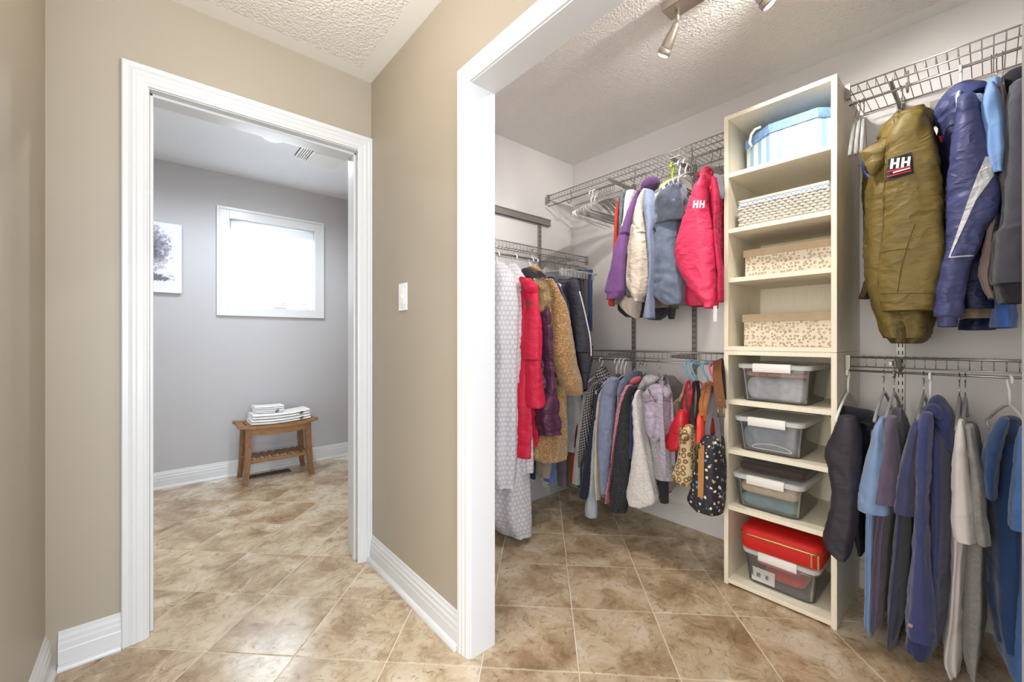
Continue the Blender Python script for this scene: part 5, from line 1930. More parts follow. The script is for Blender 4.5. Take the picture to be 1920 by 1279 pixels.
t.add('leg', tube([('D', 480, 700, 600), ('D', 480, 720, 780), ('D', 490, 690, 870), ('D', 540, 640, 912)], 'Y', RX + 0.03, 0.10, seed=119, wr=0.007), fabric('black_cotton', (40, 42, 48)))
t.add('leg', tube([('D', 660, 760, 600), ('D', 680, 762, 780), ('D', 700, 752, 905)], 'Y', RX - 0.02, 0.05, seed=120, wr=0.005), fabric('black_cotton', (40, 42, 48)))
t.finish()
t = Thing('cargo_vest', 'khaki brown vest with hem below the slate fleece', 'vest', G_UL)
t.add('body', tube([('D', 600, 760, 300), ('D', 585, 780, 600), ('D', 580, 790, 740), ('D', 590, 785, 815)], 'Y', RX, 0.08, seed=121, wr=0.006), fabric('khaki_brown', (116, 106, 92)))
t.finish(single=True)
M_FLEE = fabric('slate_fleece', (104, 116, 136), 0.95, 0.25, 260, 0.5, 0.35, 22)
q_ = fabric('dark_camo_fleece', (66, 72, 86), 0.95, 0.5, 260, 0.5, 0.35, 26)
t = Thing('fleece_pullover', 'slate blue fleece pullover with dark mottled yoke', 'fleece', G_UL)
fb = tube([('C', 1130, 1330, 650, .5), ('C', 1085, 1370, 760), ('C', 1070, 1385, 900), ('D', 575, 830, 60), ('D', 590, 815, 180), ('D', 594, 800, 320), ('D', 594, 830, 450), ('D', 592, 860, 560), ('D', 592, 868, 640), ('D', 600, 868, 700), ('D', 700, 868, 785)], 'Y', SX + 0.06, 0.065, seed=122, wr=0.011, folds=4, famp=0.09, n=44, wf=11, crs=1.1)
t.add('body', fb, M_FLEE)
t.add('yoke', tube([('C', 1140, 1325, 640, .5), ('C', 1092, 1368, 740), ('C', 1072, 1380, 860), ('C', 1072, 1382, 930), ('C', 1078, 1376, 985)], 'Y', SX + 0.055, 0.072, seed=123, wr=0.012, wf=12, n=40, top=0.5, crs=1.1), q_)
t.add('half_zip', seam(fb, 'D', [(560, 110), (575, 130), (592, 150)], 0.006) or MB().box(0, .01, 0, .01, 0, .01), plain('zip_black', (24, 24, 26), 0.5))
t.finish()
M_PINKR = nylon('raspberry_shell', (222, 58, 98), 0.55, 0.06, 22, 0.35)
M_PINKD = nylon('deep_raspberry', (186, 34, 74), 0.55, 0.08, 22, 0.35)
t = garment('rain_jacket', 'raspberry red jacket with white letters on the sleeve', 'jacket', G_UL, 'Y', M_PINKR,
            [('C', 1500, 1568, 545), ('C', 1445, 1572, 640), ('C', 1400, 1572, 750), ('C', 1345, 1585, 890), ('C', 1300, 1606, 1040), ('C', 1272, 1622, 1180), ('D', 766, 1092, 320), ('D', 782, 1100, 410), ('D', 822, 1108, 510), ('D', 862, 1116, 590), ('D', 905, 1124, 660), ('D', 960, 1130, 730), ('D', 992, 1128, 775), ('D', 1010, 1122, 812)], 125,
            DH(775), hw=0.040, hd=0.17, shd=0.05, dsl=0.215, wr=0.008, ds=-0.005, folds=3, famp=0.06, finish=False, n=44)
k = len(t.parts) - 1
t.add('letters', hh_logo(t.sl, 'C', 1424, 768, 1532, 838, -4), M_WHITEP, under=k, label='white printed letters')
t.add('front_panel', tube([('D', 870, 1060, 480), ('D', 862, 1080, 620), ('D', 858, 1090, 760), ('D', 900, 1080, 795)], 'Y', SX + 0.07, 0.05, seed=127, wr=0.006), M_PINKD)
t.add('collar', blob('Y', RX - 0.09, 'C', [(1480, 560), (1505, 510), (1545, 466), (1580, 460), (1605, 500), (1612, 600), (1595, 670), (1560, 660), (1540, 590), (1520, 570)], 0.05, 128, 0.008), M_PINKD)
t.add('front_edge', tube([('C', 1590, 1640, 560), ('C', 1600, 1665, 700), ('C', 1610, 1668, 850), ('C', 1612, 1655, 1000), ('D', 1095, 1140, 250), ('D', 1120, 1170, 500), ('D', 1125, 1172, 760)], 'Y', SX - 0.01, 0.02, seed=129, wr=0.004), M_PINKD)
cfq = decal(t.sl, 'D', [(1005, 780), (1122, 738), (1124, 775), (1012, 812)], (6, 3), 0.005)
t.add('cuff_tab', cfq, M_PINKR, under=k)
t.add('hang_tag', MB().bbox(*(lambda p: (p.x - 0.001, p.x + 0.001, p.y - 0.008, p.y + 0.008, p.z - 0.035, p.z + 0.035))(at('D', 1100, 860, 'Y', SX - 0.03)), 0.0008), M_WHITEP, label='white swing tag')
t.finish()
t = garment('soft_shell', 'dark red jacket with grey lining pressed against the shelf tower', 'jacket', G_UL, 'Y', nylon('dark_crimson', (160, 30, 66), 0.6),
            [('C', 1635, 1690, 560), ('C', 1635, 1695, 700), ('C', 1640, 1698, 1000), ('D', 1125, 1166, 400), ('D', 1125, 1164, 760)], 131, DH(740), hw=0.012, ds=0.03, dsl=0.14, hd=0.14, shd=0.03, finish=False)
t.add('lining', blob('Y', SX + 0.01, 'C', [(1622, 520), (1700, 560), (1712, 740), (1650, 745), (1625, 640)], 0.015, 133, 0.003), fabric('grey_lining', (120, 118, 124)))
t.finish()

G_HUL = 'hangers on the upper rod between corner and shelf tower'
for i, x in enumerate((482, 514)):
    hanger('white', 'Y', hook_s('C', x, 690, 'Y'), RODU, ('outermost empty white plastic hanger of the crowded bunch' if i == 0 else 'empty white plastic hanger tucked behind the outermost white one'), G_HUL, 0.10 - 0.06 * i)
for i in range(9):
    hanger('clearbar', 'Y', hook_s('C', 545 + i * 17, 680, 'Y'), RODU, 'empty clear plastic hanger in the crowded bunch', G_HUL, 0.05 * math.sin(i * 2.2))
for x, lb in ((775, 'chrome-hooked hanger of the orange red top'), (865, 'chrome-hooked hanger of the mottled blouse'), (930, 'chrome-hooked hanger of the white blouse'), (975, 'chrome-hooked hanger of the purple hoodie'), (1085, 'chrome-hooked hanger of the cream jacket'), (1135, 'chrome-hooked hanger of the marled hoodie'), (1590, 'chrome-hooked hanger of the raspberry jacket'), (1665, 'chrome-hooked hanger of the dark red jacket')):
    hanger('wire', 'Y', hook_s('C', x, 520, 'Y'), RODU, lb, G_HUL)
hanger('lime', 'Y', hook_s('C', 1230, 440, 'Y'), RODU, 'lime green plastic hanger above the slate fleece', G_HUL, 0.15)
hanger('white', 'Y', hook_s('C', 1352, 400, 'Y'), RODU, 'empty white plastic hanger beside the raspberry jacket', G_HUL, -0.1)
hanger('white', 'Y', hook_s('C', 1295, 420, 'Y'), RODU, 'white plastic hanger in front of the slate fleece', G_HUL, 0.12)
for i in range(3):
    hanger('clearbar', 'Y', hook_s('C', 1392 + 22 * i, 390, 'Y'), RODU, 'empty clear plastic hanger behind the raspberry jacket', G_HUL, 0.06 * i - 0.05)

# ------------------------------------------------------------------ lower left rod
G_LL = 'clothes on the lower rod between corner and shelf tower'
EZ = lambda y: pz('E', 400, y, 'Y', RX - 0.1)


def weave_mat(name, c0, c1, sx, sy, ang=0.0):
    q = NT(name)
    tc = q.n('ShaderNodeTexCoord')
    mp = q.n('ShaderNodeMapping'); mp.inputs['Scale'].default_value = (sx, sy, 1); mp.inputs['Rotation'].default_value = (0, 0, ang)
    q.l(tc.outputs['UV'], mp.inputs[0])
    ck = q.n('ShaderNodeTexChecker', Scale=1.0); q.l(mp.outputs[0], ck.inputs['Vector'])
    nz = q.noise(tc.outputs['UV'], 160, 3)
    c = q.mix(q.math('MULTIPLY', ck.outputs['Fac'], q.ramp(nz, [(0.25, (0.2,) * 3 + (1,)), (0.6, (1,) * 3 + (1,))]).outputs[0]), rgb(c0), rgb(c1))
    q.l(c, q.b.inputs['Base Color']); q.b.inputs['Roughness'].default_value = 0.95
    q.bump(ck.outputs['Fac'], 0.3, 0.002)
    return q.m


def speckle(name, c0, c1, scale, thr):
    q = NT(name)
    v = q.coord('Object')
    f = q.noise(v, scale, 3, 0.7)
    q.l(q.ramp(f, [(thr - 0.05, rgb(c0)), (thr + 0.06, rgb(c1))]).outputs[0], q.b.inputs['Base Color'])
    q.b.inputs['Roughness'].default_value = 0.95
    q.bump(f, 0.4, 0.002)
    return q.m


M_HERR = weave_mat('black_white_houndstooth', (34, 34, 38), (170, 170, 172), 85, 85, 0.5)
t = garment('turtleneck', 'black and white checked turtleneck sweater', 'sweater', G_LL, 'Y', M_HERR,
            [('E', 195, 260, 285), ('E', 158, 225, 340), ('E', 135, 196, 450), ('E', 115, 190, 570), ('E', 98, 168, 700), ('E', 88, 140, 800), ('E', 84, 112, 862)], 141, EZ(800), hw=0.026, finish=False)
t.add('roll_neck', tube([('E', 228, 278, 178), ('E', 212, 300, 220), ('E', 206, 312, 262)], 'Y', RX - 0.08, 0.05, seed=143, wr=0.004, top=0.3), M_HERR)
t.finish()
garment('cardigan', 'long dark navy cardigan next to the checked turtleneck', 'cardigan', G_LL, 'Y', fabric('dark_navy_knit', (44, 46, 66)),
        [('E', 235, 275, 320), ('E', 205, 245, 400), ('E', 185, 225, 560), ('E', 150, 190, 750), ('E', 118, 180, 930), ('E', 102, 172, 1070)], 144, EZ(980), hw=0.022, shd=0.035)
garment('dress_shirt', 'pale grey-blue long shirt hanging lowest beside cream cardigan', 'shirt', G_LL, 'Y', fabric('pale_grey_blue', (176, 188, 196)),
        [('E', 245, 285, 330), ('E', 212, 240, 450), ('E', 190, 222, 620), ('E', 180, 220, 800), ('E', 165, 217, 1000), ('E', 142, 216, 1130), ('E', 138, 215, 1198)], 147, EZ(1080), hw=0.015, shd=0.03)
garment('cardigan', 'cream ribbed cardigan with a narrow long sleeve', 'cardigan', G_LL, 'Y', weave_mat('cream_rib', (206, 192, 168), (228, 218, 196), 220, 4),
        [('E', 255, 300, 320), ('E', 228, 258, 380), ('E', 212, 240, 500), ('E', 203, 236, 650), ('E', 200, 238, 850), ('E', 203, 242, 1000), ('E', 206, 240, 1085)], 150, EZ(960), hw=0.015, shd=0.03, cuff=0.03)
garment('denim_shirt', 'chambray blue shirt with gathered shoulder', 'shirt', G_LL, 'Y', fabric('chambray', (132, 142, 172), 0.9, 0.16, 380, 0.4, 0.2, 40),
        [('E', 290, 370, 260), ('E', 255, 355, 330), ('E', 238, 338, 430), ('E', 224, 330, 580), ('E', 226, 322, 740), ('E', 238, 312, 880), ('E', 246, 300, 1042)], 153, EZ(950), hw=0.022, shd=0.04)
t = garment('tweed_jacket', 'pink tweed jacket with a narrow pink edge showing', 'jacket', G_LL, 'Y', speckle('pink_tweed', (170, 70, 96), (226, 170, 180), 260, 0.5),
            [('E', 415, 470, 310), ('E', 385, 425, 380), ('E', 350, 395, 500), ('E', 325, 352, 700), ('E', 302, 326, 880), ('E', 280, 308, 1020), ('E', 268, 304, 1108)], 156, EZ(940), hw=0.02, shd=0.022, finish=False)
t.add('collar', blob('Y', RX - 0.10, 'E', [(440, 300), (455, 262), (495, 240), (512, 245), (505, 275), (470, 300)], 0.03, 158, 0.004), fabric('pink_collar', (204, 98, 116)))
t.finish()
garment('knit_coat', 'black speckled knit coat beside the pink tweed jacket', 'coat', G_LL, 'Y', speckle('black_speckle', (30, 31, 36), (86, 88, 96), 340, 0.56),
        [('E', 440, 515, 310), ('E', 400, 480, 390), ('E', 372, 470, 500), ('E', 352, 466, 640), ('E', 335, 460, 800), ('E', 320, 448, 950), ('E', 312, 435, 1080), ('E', 312, 425, 1155)], 159, EZ(1050), hw=0.024, shd=0.05)
garment('collared_shirt', 'navy shirt, thin edge between black coat and white sweatshirt', 'shirt', G_LL, 'Y', fabric('navy_poplin', (56, 60, 104)),
        [('E', 455, 500, 380), ('E', 445, 478, 480), ('E', 448, 474, 650), ('E', 446, 470, 800)], 162, EZ(820), hw=0.012, shd=0.02)
M_HEATH = speckle('white_heather', (196, 194, 194), (222, 220, 218), 150, 0.5)
garment('sweatshirt', 'white heathered sweatshirt with wide hanging cuff', 'sweatshirt', G_LL, 'Y', M_HEATH,
        [('E', 490, 535, 335), ('E', 464, 538, 400), ('E', 460, 548, 480), ('E', 466, 562, 600), ('E', 470, 582, 720), ('E', 458, 605, 850), ('E', 440, 632, 980), ('E', 428, 640, 1070), ('E', 440, 560, 1118)], 165, EZ(1000), hw=0.03, shd=0.05)
M_GHOOD = speckle('grey_heather', (146, 144, 148), (176, 174, 178), 150, 0.5)
t = garment('hoodie', 'grey heathered hoodie behind the lilac backpack', 'hoodie', G_LL, 'Y', M_GHOOD,
            [('E', 560, 660, 300), ('E', 545, 700, 400), ('E', 560, 720, 550), ('E', 585, 740, 700), ('E', 600, 755, 820), ('E', 618, 760, 938)], 168, EZ(900), hw=0.035, shd=0.05, dsl=0.14, finish=False)
t.add('hood', blob('Y', SX + 0.03, 'E', [(512, 325), (540, 260), (575, 228), (605, 232), (640, 258), (622, 292), (575, 305), (540, 335)], 0.05, 170, 0.009), M_GHOOD)
t.finish()
t = Thing('scarf', 'black scarf end dangling below the grey hoodie', 'scarf', G_LL)
t.add('cloth', tube([('E', 640, 700, 860), ('E', 628, 705, 960), ('E', 648, 708, 1040), ('E', 650, 706, 1104)], 'Y', SX + 0.06, 0.02, seed=171, wr=0.004), fabric('black_cotton', (40, 42, 48)))
t.finish(single=True)

# --- lilac backpack
M_LILAC = nylon('lilac_nylon', (166, 156, 174), 0.5, 0.06, 30, 0.35)
t = Thing('backpack', 'small lilac nylon backpack with long hanging straps', 'backpack')
bp = tube([('E', 575, 690, 318, .7), ('E', 545, 722, 355), ('E', 538, 730, 430), ('E', 543, 728, 520), ('E', 552, 722, 590), ('E', 566, 704, 640), ('E', 600, 672, 678)], 'Y', SX - 0.03, 0.055, seed=173, wr=0.006, folds=3, famp=0.05, sq=2.8, n=40)
k = t.add('body', bp, M_LILAC)
t.add('pocket', tube([('E', 552, 640, 440, .6), ('E', 550, 648, 500), ('E', 556, 645, 580), ('E', 575, 640, 650)], 'Y', SX - 0.065, 0.035, seed=174, wr=0.004, famp=0.04, sq=2.8), M_LILAC)
t.add('flap', blob('Y', SX - 0.04, 'E', [(540, 350), (575, 315), (640, 310), (700, 320), (726, 360), (700, 400), (640, 385), (590, 410), (550, 390)], 0.05, 175, 0.006), M_LILAC)
t.add('strap', strap('Y', [(690, 240, RX - 0.02), (660, 270, SX + 0.0), (652, 360, SX - 0.09), (655, 500, SX - 0.10), (668, 720, SX - 0.09), (676, 925, SX - 0.08)], 0.012, 0.0015, 'E'), M_LILAC)
t.add('strap', strap('Y', [(672, 235, RX - 0.02), (700, 300, SX + 0.02), (722, 420, SX - 0.02), (735, 650, SX - 0.01), (740, 850, SX)], 0.010, 0.0015, 'E'), M_LILAC)
t.add('drawcord', MB().sweep([at('E', 570, 330, 'Y', SX - 0.10), at('E', 590, 390, 'Y', SX - 0.105), at('E', 620, 420, 'Y', SX - 0.10)], 0.003, 6), M_HMETAL)
zl_ = seam(bp, 'E', [(548, 420), (600, 405), (660, 402), (722, 415)], 0.002)
if zl_: t.add('zip', zl_, plain('zip_grey', (110, 104, 116), 0.5), under=k)
t.finish()

# --- handbags
G_BAG = 'handbags hanging from twin hooks beside the shelf tower'
M_REDL = plain('red_leather', (192, 32, 48), 0.4)
M_BRASS = plain('pale_brass', (200, 180, 130), 0.3, 1.0)
t = Thing('satchel', 'beige canvas pouch bag behind the red handbag', 'bag', G_BAG)
t.add('body', tube([('E', 785, 805, 380, .5), ('E', 735, 802, 420), ('E', 690, 795, 480), ('E', 684, 785, 530), ('E', 705, 775, 590)], 'Y', SX + 0.08, 0.04, seed=181, wr=0.005), fabric('beige_canvas', (150, 134, 112)))
t.add('strap', strap('Y', [(815, 300, RX - 0.03), (800, 360, SX + 0.06), (780, 410, SX + 0.05)], 0.006, 0.002, 'E'), fabric('beige_canvas', (150, 134, 112)))
t.finish()
t = Thing('handbag', 'small red leather handbag with looped strap', 'handbag', G_BAG)
rb = tube([('E', 772, 846, 490, .7), ('E', 748, 858, 540), ('E', 718, 852, 620), ('E', 690, 842, 690), ('E', 690, 815, 725), ('E', 720, 780, 745)], 'Y', SX + 0.0, 0.045, seed=182, wr=0.003, folds=2, famp=0.03, sq=3)
k = t.add('body', rb, M_REDL)
t.add('flap', tube([('E', 775, 842, 484, .8), ('E', 758, 850, 530), ('E', 745, 846, 590), ('E', 748, 835, 622)], 'Y', SX - 0.018, 0.042, seed=183, wr=0.002, famp=0.02, sq=3), M_REDL)
t.add('strap', strap('Y', [(838, 500, SX), (815, 440, SX), (832, 300, RX - 0.05), (850, 280, RX - 0.05), (862, 330, SX + 0.02), (855, 420, SX + 0.02), (858, 500, SX + 0.03)], 0.007, 0.002, 'E'), M_REDL)
t.add('handle', MB().sweep([at('E', 775, 500, 'Y', SX - 0.02), at('E', 790, 470, 'Y', SX - 0.03), at('E', 820, 475, 'Y', SX - 0.03), at('E', 838, 510, 'Y', SX - 0.02)], 0.005, 8), M_REDL)
t.add('clasp', MB().bbox(*(lambda p: (p.x - 0.004, p.x + 0.002, p.y - 0.006, p.y + 0.006, p.z - 0.010, p.z + 0.010))(at('E', 788, 600, 'Y', SX - 0.066)), 0.001), M_BRASS, label='pale metal clasp')
t.finish()

q = NT('tan_ring_monogram')
v = q.coord('Object')
vo = q.n('ShaderNodeTexVoronoi', Scale=36.0); q.l(v, vo.inputs['Vector']); vo.inputs['Randomness'].default_value = 0.5
q.l(q.ramp(vo.outputs['Distance'], [(0.0, rgb(196, 176, 138)), (0.22, rgb(196, 176, 138)), (0.27, rgb(110, 80, 44)), (0.42, rgb(118, 86, 48)), (0.47, rgb(200, 180, 142))]).outputs[0], q.b.inputs['Base Color'])
q.b.inputs['Roughness'].default_value = 0.7
M_MONOG = q.m
M_BRL = plain('brown_leather', (116, 72, 38), 0.45)
t = Thing('shoulder_bag', 'tan and brown ring-patterned fabric shoulder bag', 'handbag', G_BAG)
t.add('body', tube([('E', 815, 888, 585, .6), ('E', 790, 892, 640), ('E', 786, 894, 740), ('E', 775, 895, 830), ('E', 752, 893, 900), ('E', 745, 886, 945), ('E', 775, 875, 978)], 'Y', SX - 0.03, 0.045, seed=185, wr=0.006, folds=3, famp=0.08), M_MONOG)
t.add('ring_pocket', MB().sweep([at('E', 815 + 30 * math.cos(a_ * PI / 8), 655 + 24 * math.sin(a_ * PI / 8), 'Y', SX - 0.082) for a_ in range(16)], 0.004, 6, True), M_BRL)
t.add('strap', strap('Y', [(880, 600, SX - 0.03), (868, 500, SX), (872, 380, SX + 0.05), (885, 275, RX - 0.05)], 0.010, 0.002, 'E'), plain('black_leather', (36, 34, 36), 0.45))
t.add('strap', strap('Y', [(895, 600, SX + 0.02), (905, 500, SX + 0.03), (915, 380, SX + 0.08), (905, 275, RX - 0.05)], 0.009, 0.002, 'E'), plain('black_leather', (36, 34, 36), 0.45))
t.finish()

M_CORAL = plain('coral_leather', (232, 72, 58), 0.45)
M_TANL = plain('tan_leather', (164, 98, 48), 0.45)
t = Thing('crossbody_bag', 'coral red bag on a tan leather strap', 'handbag', G_BAG)
t.add('body', tube([('E', 912, 952, 490, .6), ('E', 902, 972, 540), ('E', 900, 975, 620), ('E', 900, 972, 700)], 'Y', SX + 0.03, 0.04, seed=187, wr=0.003, sq=3), M_CORAL)
t.add('strap', strap('Y', [(935, 510, SX), (930, 420, SX + 0.02), (960, 310, RX - 0.08), (992, 285, RX - 0.06), (980, 360, SX + 0.05), (958, 440, SX + 0.0), (960, 545, SX + 0.01)], 0.009, 0.0025, 'E'), M_TANL)
t.finish()
t = Thing('clutch_bag', 'second coral red pouch beside the grey tote strap', 'handbag', G_BAG)
t.add('body', tube([('E', 992, 1020, 530, .6), ('E', 990, 1024, 580), ('E', 988, 1026, 665)], 'Y', SX + 0.05, 0.03, seed=188, wr=0.003, sq=3), M_CORAL)
t.finish(single=True)

q = NT('black_floral_print')
v = q.coord('Object')
vo = q.n('ShaderNodeTexVoronoi', Scale=46.0); q.l(v, vo.inputs['Vector'])
pet = q.noise(v, 190, 2)
m_ = q.math('SUBTRACT', q.math('MULTIPLY', pet, 0.6), vo.outputs['Distance'])
msk = q.ramp(m_, [(0.0, (0, 0, 0, 1)), (0.03, (1, 1, 1, 1))])
sep = q.n('ShaderNodeSeparateColor'); q.l(vo.outputs['Color'], sep.inputs[0])
hue = q.ramp(sep.outputs[0], [(0.0, rgb(226, 220, 200)), (0.4, rgb(96, 142, 190)), (0.62, rgb(196, 168, 106)), (0.82, rgb(226, 222, 214))], 'CONSTANT')
q.l(q.mix(msk.outputs[0], rgb(36, 34, 44), hue.outputs[0]), q.b.inputs['Base Color']); q.b.inputs['Roughness'].default_value = 0.6
M_FLOR = q.m
t = Thing('tote_bag', 'black floral print tote with a tan leather side strip', 'tote bag', G_BAG)
tb_ = tube([('E', 945, 1082, 665, .8), ('E', 925, 1088, 720), ('E', 905, 1092, 830), ('E', 880, 1090, 960), ('E', 850, 1085, 1070), ('E', 846, 1080, 1110), ('E', 900, 1074, 1158)], 'Y', SX - 0.005, 0.06, seed=189, wr=0.005, folds=3, famp=0.05, sq=3.2, n=40)
k = t.add('body', tb_, M_FLOR)
t.add('side_strip', decal(tb_, 'E', [(912, 712), (952, 712), (946, 1074), (906, 1066)], (3, 12), 0.004), plain('pale_tan_leather', (178, 128, 74), 0.5), under=k, label='tan leather strip')
t.add('handle', strap('Y', [(985, 690, SX - 0.03), (975, 600, SX - 0.02), (1000, 460, SX + 0.02), (1012, 370, SX + 0.06), (1018, 300, RX - 0.06)], 0.012, 0.002, 'E'), plain('grey_strap', (92, 88, 94), 0.6))
t.add('handle', strap('Y', [(1050, 690, SX - 0.03), (1045, 600, SX - 0.02), (1028, 460, SX + 0.02), (1022, 370, SX + 0.06), (1018, 300, RX - 0.06)], 0.012, 0.002, 'E'), plain('grey_strap', (92, 88, 94), 0.6))
t.add('snap_hook', MB().sweep([at('E', 900, 1120, 'Y', SX - 0.03), at('E', 893, 1145, 'Y', SX - 0.03), at('E', 900, 1172, 'Y', SX - 0.03), at('E', 910, 1150, 'Y', SX - 0.03)], 0.0022, 6), M_HMETAL)
t.finish()
t = Thing('belt', 'wide brown leather belt with a square brass buckle', 'belt')
t.add('band', strap('Y', [(1045, 130, RX - 0.12), (1040, 220, SX + 0.01), (1052, 330, SX - 0.02), (1066, 430, SX - 0.03), (1068, 455, SX - 0.03)], 0.020, 0.003, 'E'), M_BRL)
t.add('band', strap('Y', [(1062, 130, RX - 0.12), (1074, 250, SX + 0.015), (1080, 400, SX - 0.005)], 0.014, 0.003, 'E'), plain('black_leather', (36, 34, 36), 0.45))
b0 = [at('E', x, y, 'Y', SX - 0.035) for x, y in ((1046, 455), (1088, 455), (1088, 518), (1046, 518))]
t.add('buckle', MB().sweep(b0, 0.004, 6, True), M_BRASS, label='square brass buckle')
t.add('stud', MB().lathe([(0.004, 0), (0.003, 0.003)], 10, Matrix.Translation(at('E', 1062, 405, 'Y', SX - 0.034)) @ Matrix.Rotation(-PI / 2, 4, 'Y')), M_BRASS)
t.finish()

# --- twin hooks for bags
G_TW = 'blue and pink plastic bag hooks'
for i, (x, y, m1, m2) in enumerate(((845, 130, M_HBLUE, M_HPINK), (892, 132, M_HBLUE, M_HPINK), (968, 135, M_HBLUE, M_HPINK), (1012, 140, M_HPINK, M_HPINK))):
    t = Thing('bag_hook', 'pink twin bag hook beside the brown belt' if i == 3 else ('light blue hook with pink prongs holding the red handbag', 'light blue hook with pink prongs holding black bag straps', 'light blue hook with pink prongs holding the tan strap')[i], 'hook', G_TW)
    s = hook_s('E', x, y + 10, 'Y')
    yaw_ = (-0.9, -0.75, -0.8, -0.6)[i]
    d = Vector((-math.cos(yaw_), math.sin(yaw_) * -1, 0))
    top = Vector((RX, s, RODL + 0.0095))
    up = []
    for k2 in range(12):
        a = math.radians(185 - 200 * k2 / 11)
        up.append(top + d * (0.022 * math.cos(a)) + Vector((0, 0, -0.022 + 0.022 * math.sin(a))))
    up += [top + d * 0.010 + Vector((0, 0, -0.060)), top + d * -0.004 + Vector((0, 0, -0.080)), top + d * -0.008 + Vector((0, 0, -0.100))]
    kk = up[-1]
    t.add('hook', MB().sweep(up, 0.0050, 8), m1)
    for sg in (-1, 1):
        lo = [kk]
        for k2 in range(9):
            a = math.radians(90 - 250 * k2 / 8)
            lo.append(kk + d * (sg * (0.018 - 0.018 * math.sin(a) * 0.0 + 0.014 * math.cos(a) - 0.004)) + Vector((0, 0, -0.028 + 0.022 * math.sin(a))))
        t.add('prong', MB().sweep(lo, 0.0042, 8), m2)
    t.finish()

G_HLL = 'hangers on the lower rod between corner and shelf tower'
for x, lb in ((245, 'white plastic hanger of the checked turtleneck'), (350, 'white plastic hanger of the chambray shirt'), (380, 'white plastic hanger of the cream cardigan'), (406, 'white plastic hanger of the pale grey-blue shirt')):
    hanger('white', 'Y', hook_s('E', x, 120, 'Y'), RODL, lb, G_HLL)
for x, lb in ((222, 'chrome-hooked hanger of the dark navy cardigan'), (452, 'chrome-hooked hanger of the pink tweed jacket'), (475, 'chrome-hooked hanger of the black speckled coat'), (500, 'chrome-hooked hanger of the thin-edged navy shirt'), (522, 'chrome-hooked hanger of the white sweatshirt'), (545, 'spare chrome hanger behind the white sweatshirt'), (640, 'chrome-hooked hanger of the grey hoodie and backpack')):
    hanger('wire', 'Y', hook_s('E', x, 130, 'Y'), RODL, lb, G_HLL)

# ------------------------------------------------------------------ side wall rod (runs away from the hall)
G_SW = 'long coats on the side wall rod'
SY = RY - 0.20
q = NT('white_dotted_garment_bag')
tc = q.n('ShaderNodeTexCoord')
mp = q.n('ShaderNodeMapping'); mp.inputs['Scale'].default_value = (36, 41, 1); q.l(tc.outputs['UV'], mp.inputs[0])
sp_ = q.n('ShaderNodeSeparateXYZ'); q.l(mp.outputs[0], sp_.inputs[0])
row = q.math('FLOOR', sp_.outputs[1])
ux = q.math('SUBTRACT', q.math('FRACT', q.math('ADD', sp_.outputs[0], q.math('MULTIPLY', row, 0.5))), 0.5)
uy = q.math('SUBTRACT', q.math('FRACT', sp_.outputs[1]), 0.5)
dd = q.math('SQRT', q.math('ADD', q.math('MULTIPLY', ux, ux), q.math('MULTIPLY', uy, uy)))
q.l(q.ramp(dd, [(0.0, rgb(226, 224, 228)), (0.36, rgb(222, 220, 224)), (0.44, rgb(200, 198, 204))]).outputs[0], q.b.inputs['Base Color'])
q.b.inputs['Roughness'].default_value = 0.6
q.b.inputs['Transmission Weight'].default_value = 0.0
M_GBAG = q.m
BAGP = RY - 0.045
for lab, spec, sd in (('white dotted garment bag, shortest, beside the door frame', [('A', 40, 200, 470), ('A', -40, 240, 560), ('A', -60, 262, 720), ('A', -65, 268, 1000), ('B', -50, 225, 100), ('B', -50, 225, 500), ('B', -55, 220, 800), ('B', -50, 208, 905)], 201),
                      ('white garment bag nearest the red parka', [('A', 150, 290, 480), ('A', 90, 325, 570), ('A', 80, 335, 720), ('A', 75, 335, 1000), ('B', 70, 295, 200), ('B', 75, 310, 550), ('B', 85, 322, 820)], 204),
                      ('long white garment bag reaching almost to the floor', [('A', 80, 230, 490), ('A', 10, 270, 600), ('A', 0, 285, 800), ('B', 10, 260, 100), ('B', 10, 280, 500), ('B', 15, 300, 900), ('B', 20, 308, 1100), ('B', 60, 312, 1215)], 207)):
    t = Thing('garment_bag', lab, 'garment bag', 'white garment bags on the side wall rod')
    pl = BAGP + (0.02 if sd == 204 else 0.05 if sd == 207 else 0.0)
    b = body(spec, 'X', pl, 0.15, seed=sd, folds=6, famp=0.10, wr=0.006, n=44, drop=0.08)
    k = t.add('bag', b, M_GBAG)
    sm = seam(b, 'B', [(205, 0), (206, 400), (204, 800)] if sd != 207 else [(207, 950), (210, 1180)], 0.0015)
    if sm: t.add('zip', sm, plain('bag_zip', (226, 224, 226), 0.5), under=k)
    t.finish()

ZB = lambda y: pz('B', 400, y, 'X', RY - 0.1)
M_PARKA = nylon('red_parka_shell', (222, 40, 74), 0.55, 0.06, 20, 0.35)
t = garment('parka', 'bright red parka with fur-trimmed black hood', 'coat', G_SW, 'X', M_PARKA,
            [('A', 318, 385, 575), ('A', 330, 420, 660), ('A', 332, 432, 780), ('A', 328, 452, 930), ('A', 325, 460, 1060), ('A', 328, 452, 1180), ('B', 284, 396, 40), ('B', 288, 388, 110), ('B', 290, 400, 210), ('B', 292, 410, 320), ('B', 298, 418, 405), ('B', 300, 400, 428)], 211, ZB(700), hw=0.034, hd=0.20, wr=0.008, shd=0.05, folds=3, famp=0.06, ds=0.02, finish=False)
t.add('front_panel', tube([('B', 300, 380, 330), ('B', 302, 378, 450), ('B', 312, 380, 600), ('B', 318, 380, 712)], 'X', SY + 0.10, 0.05, seed=213, wr=0.006), M_PARKA)
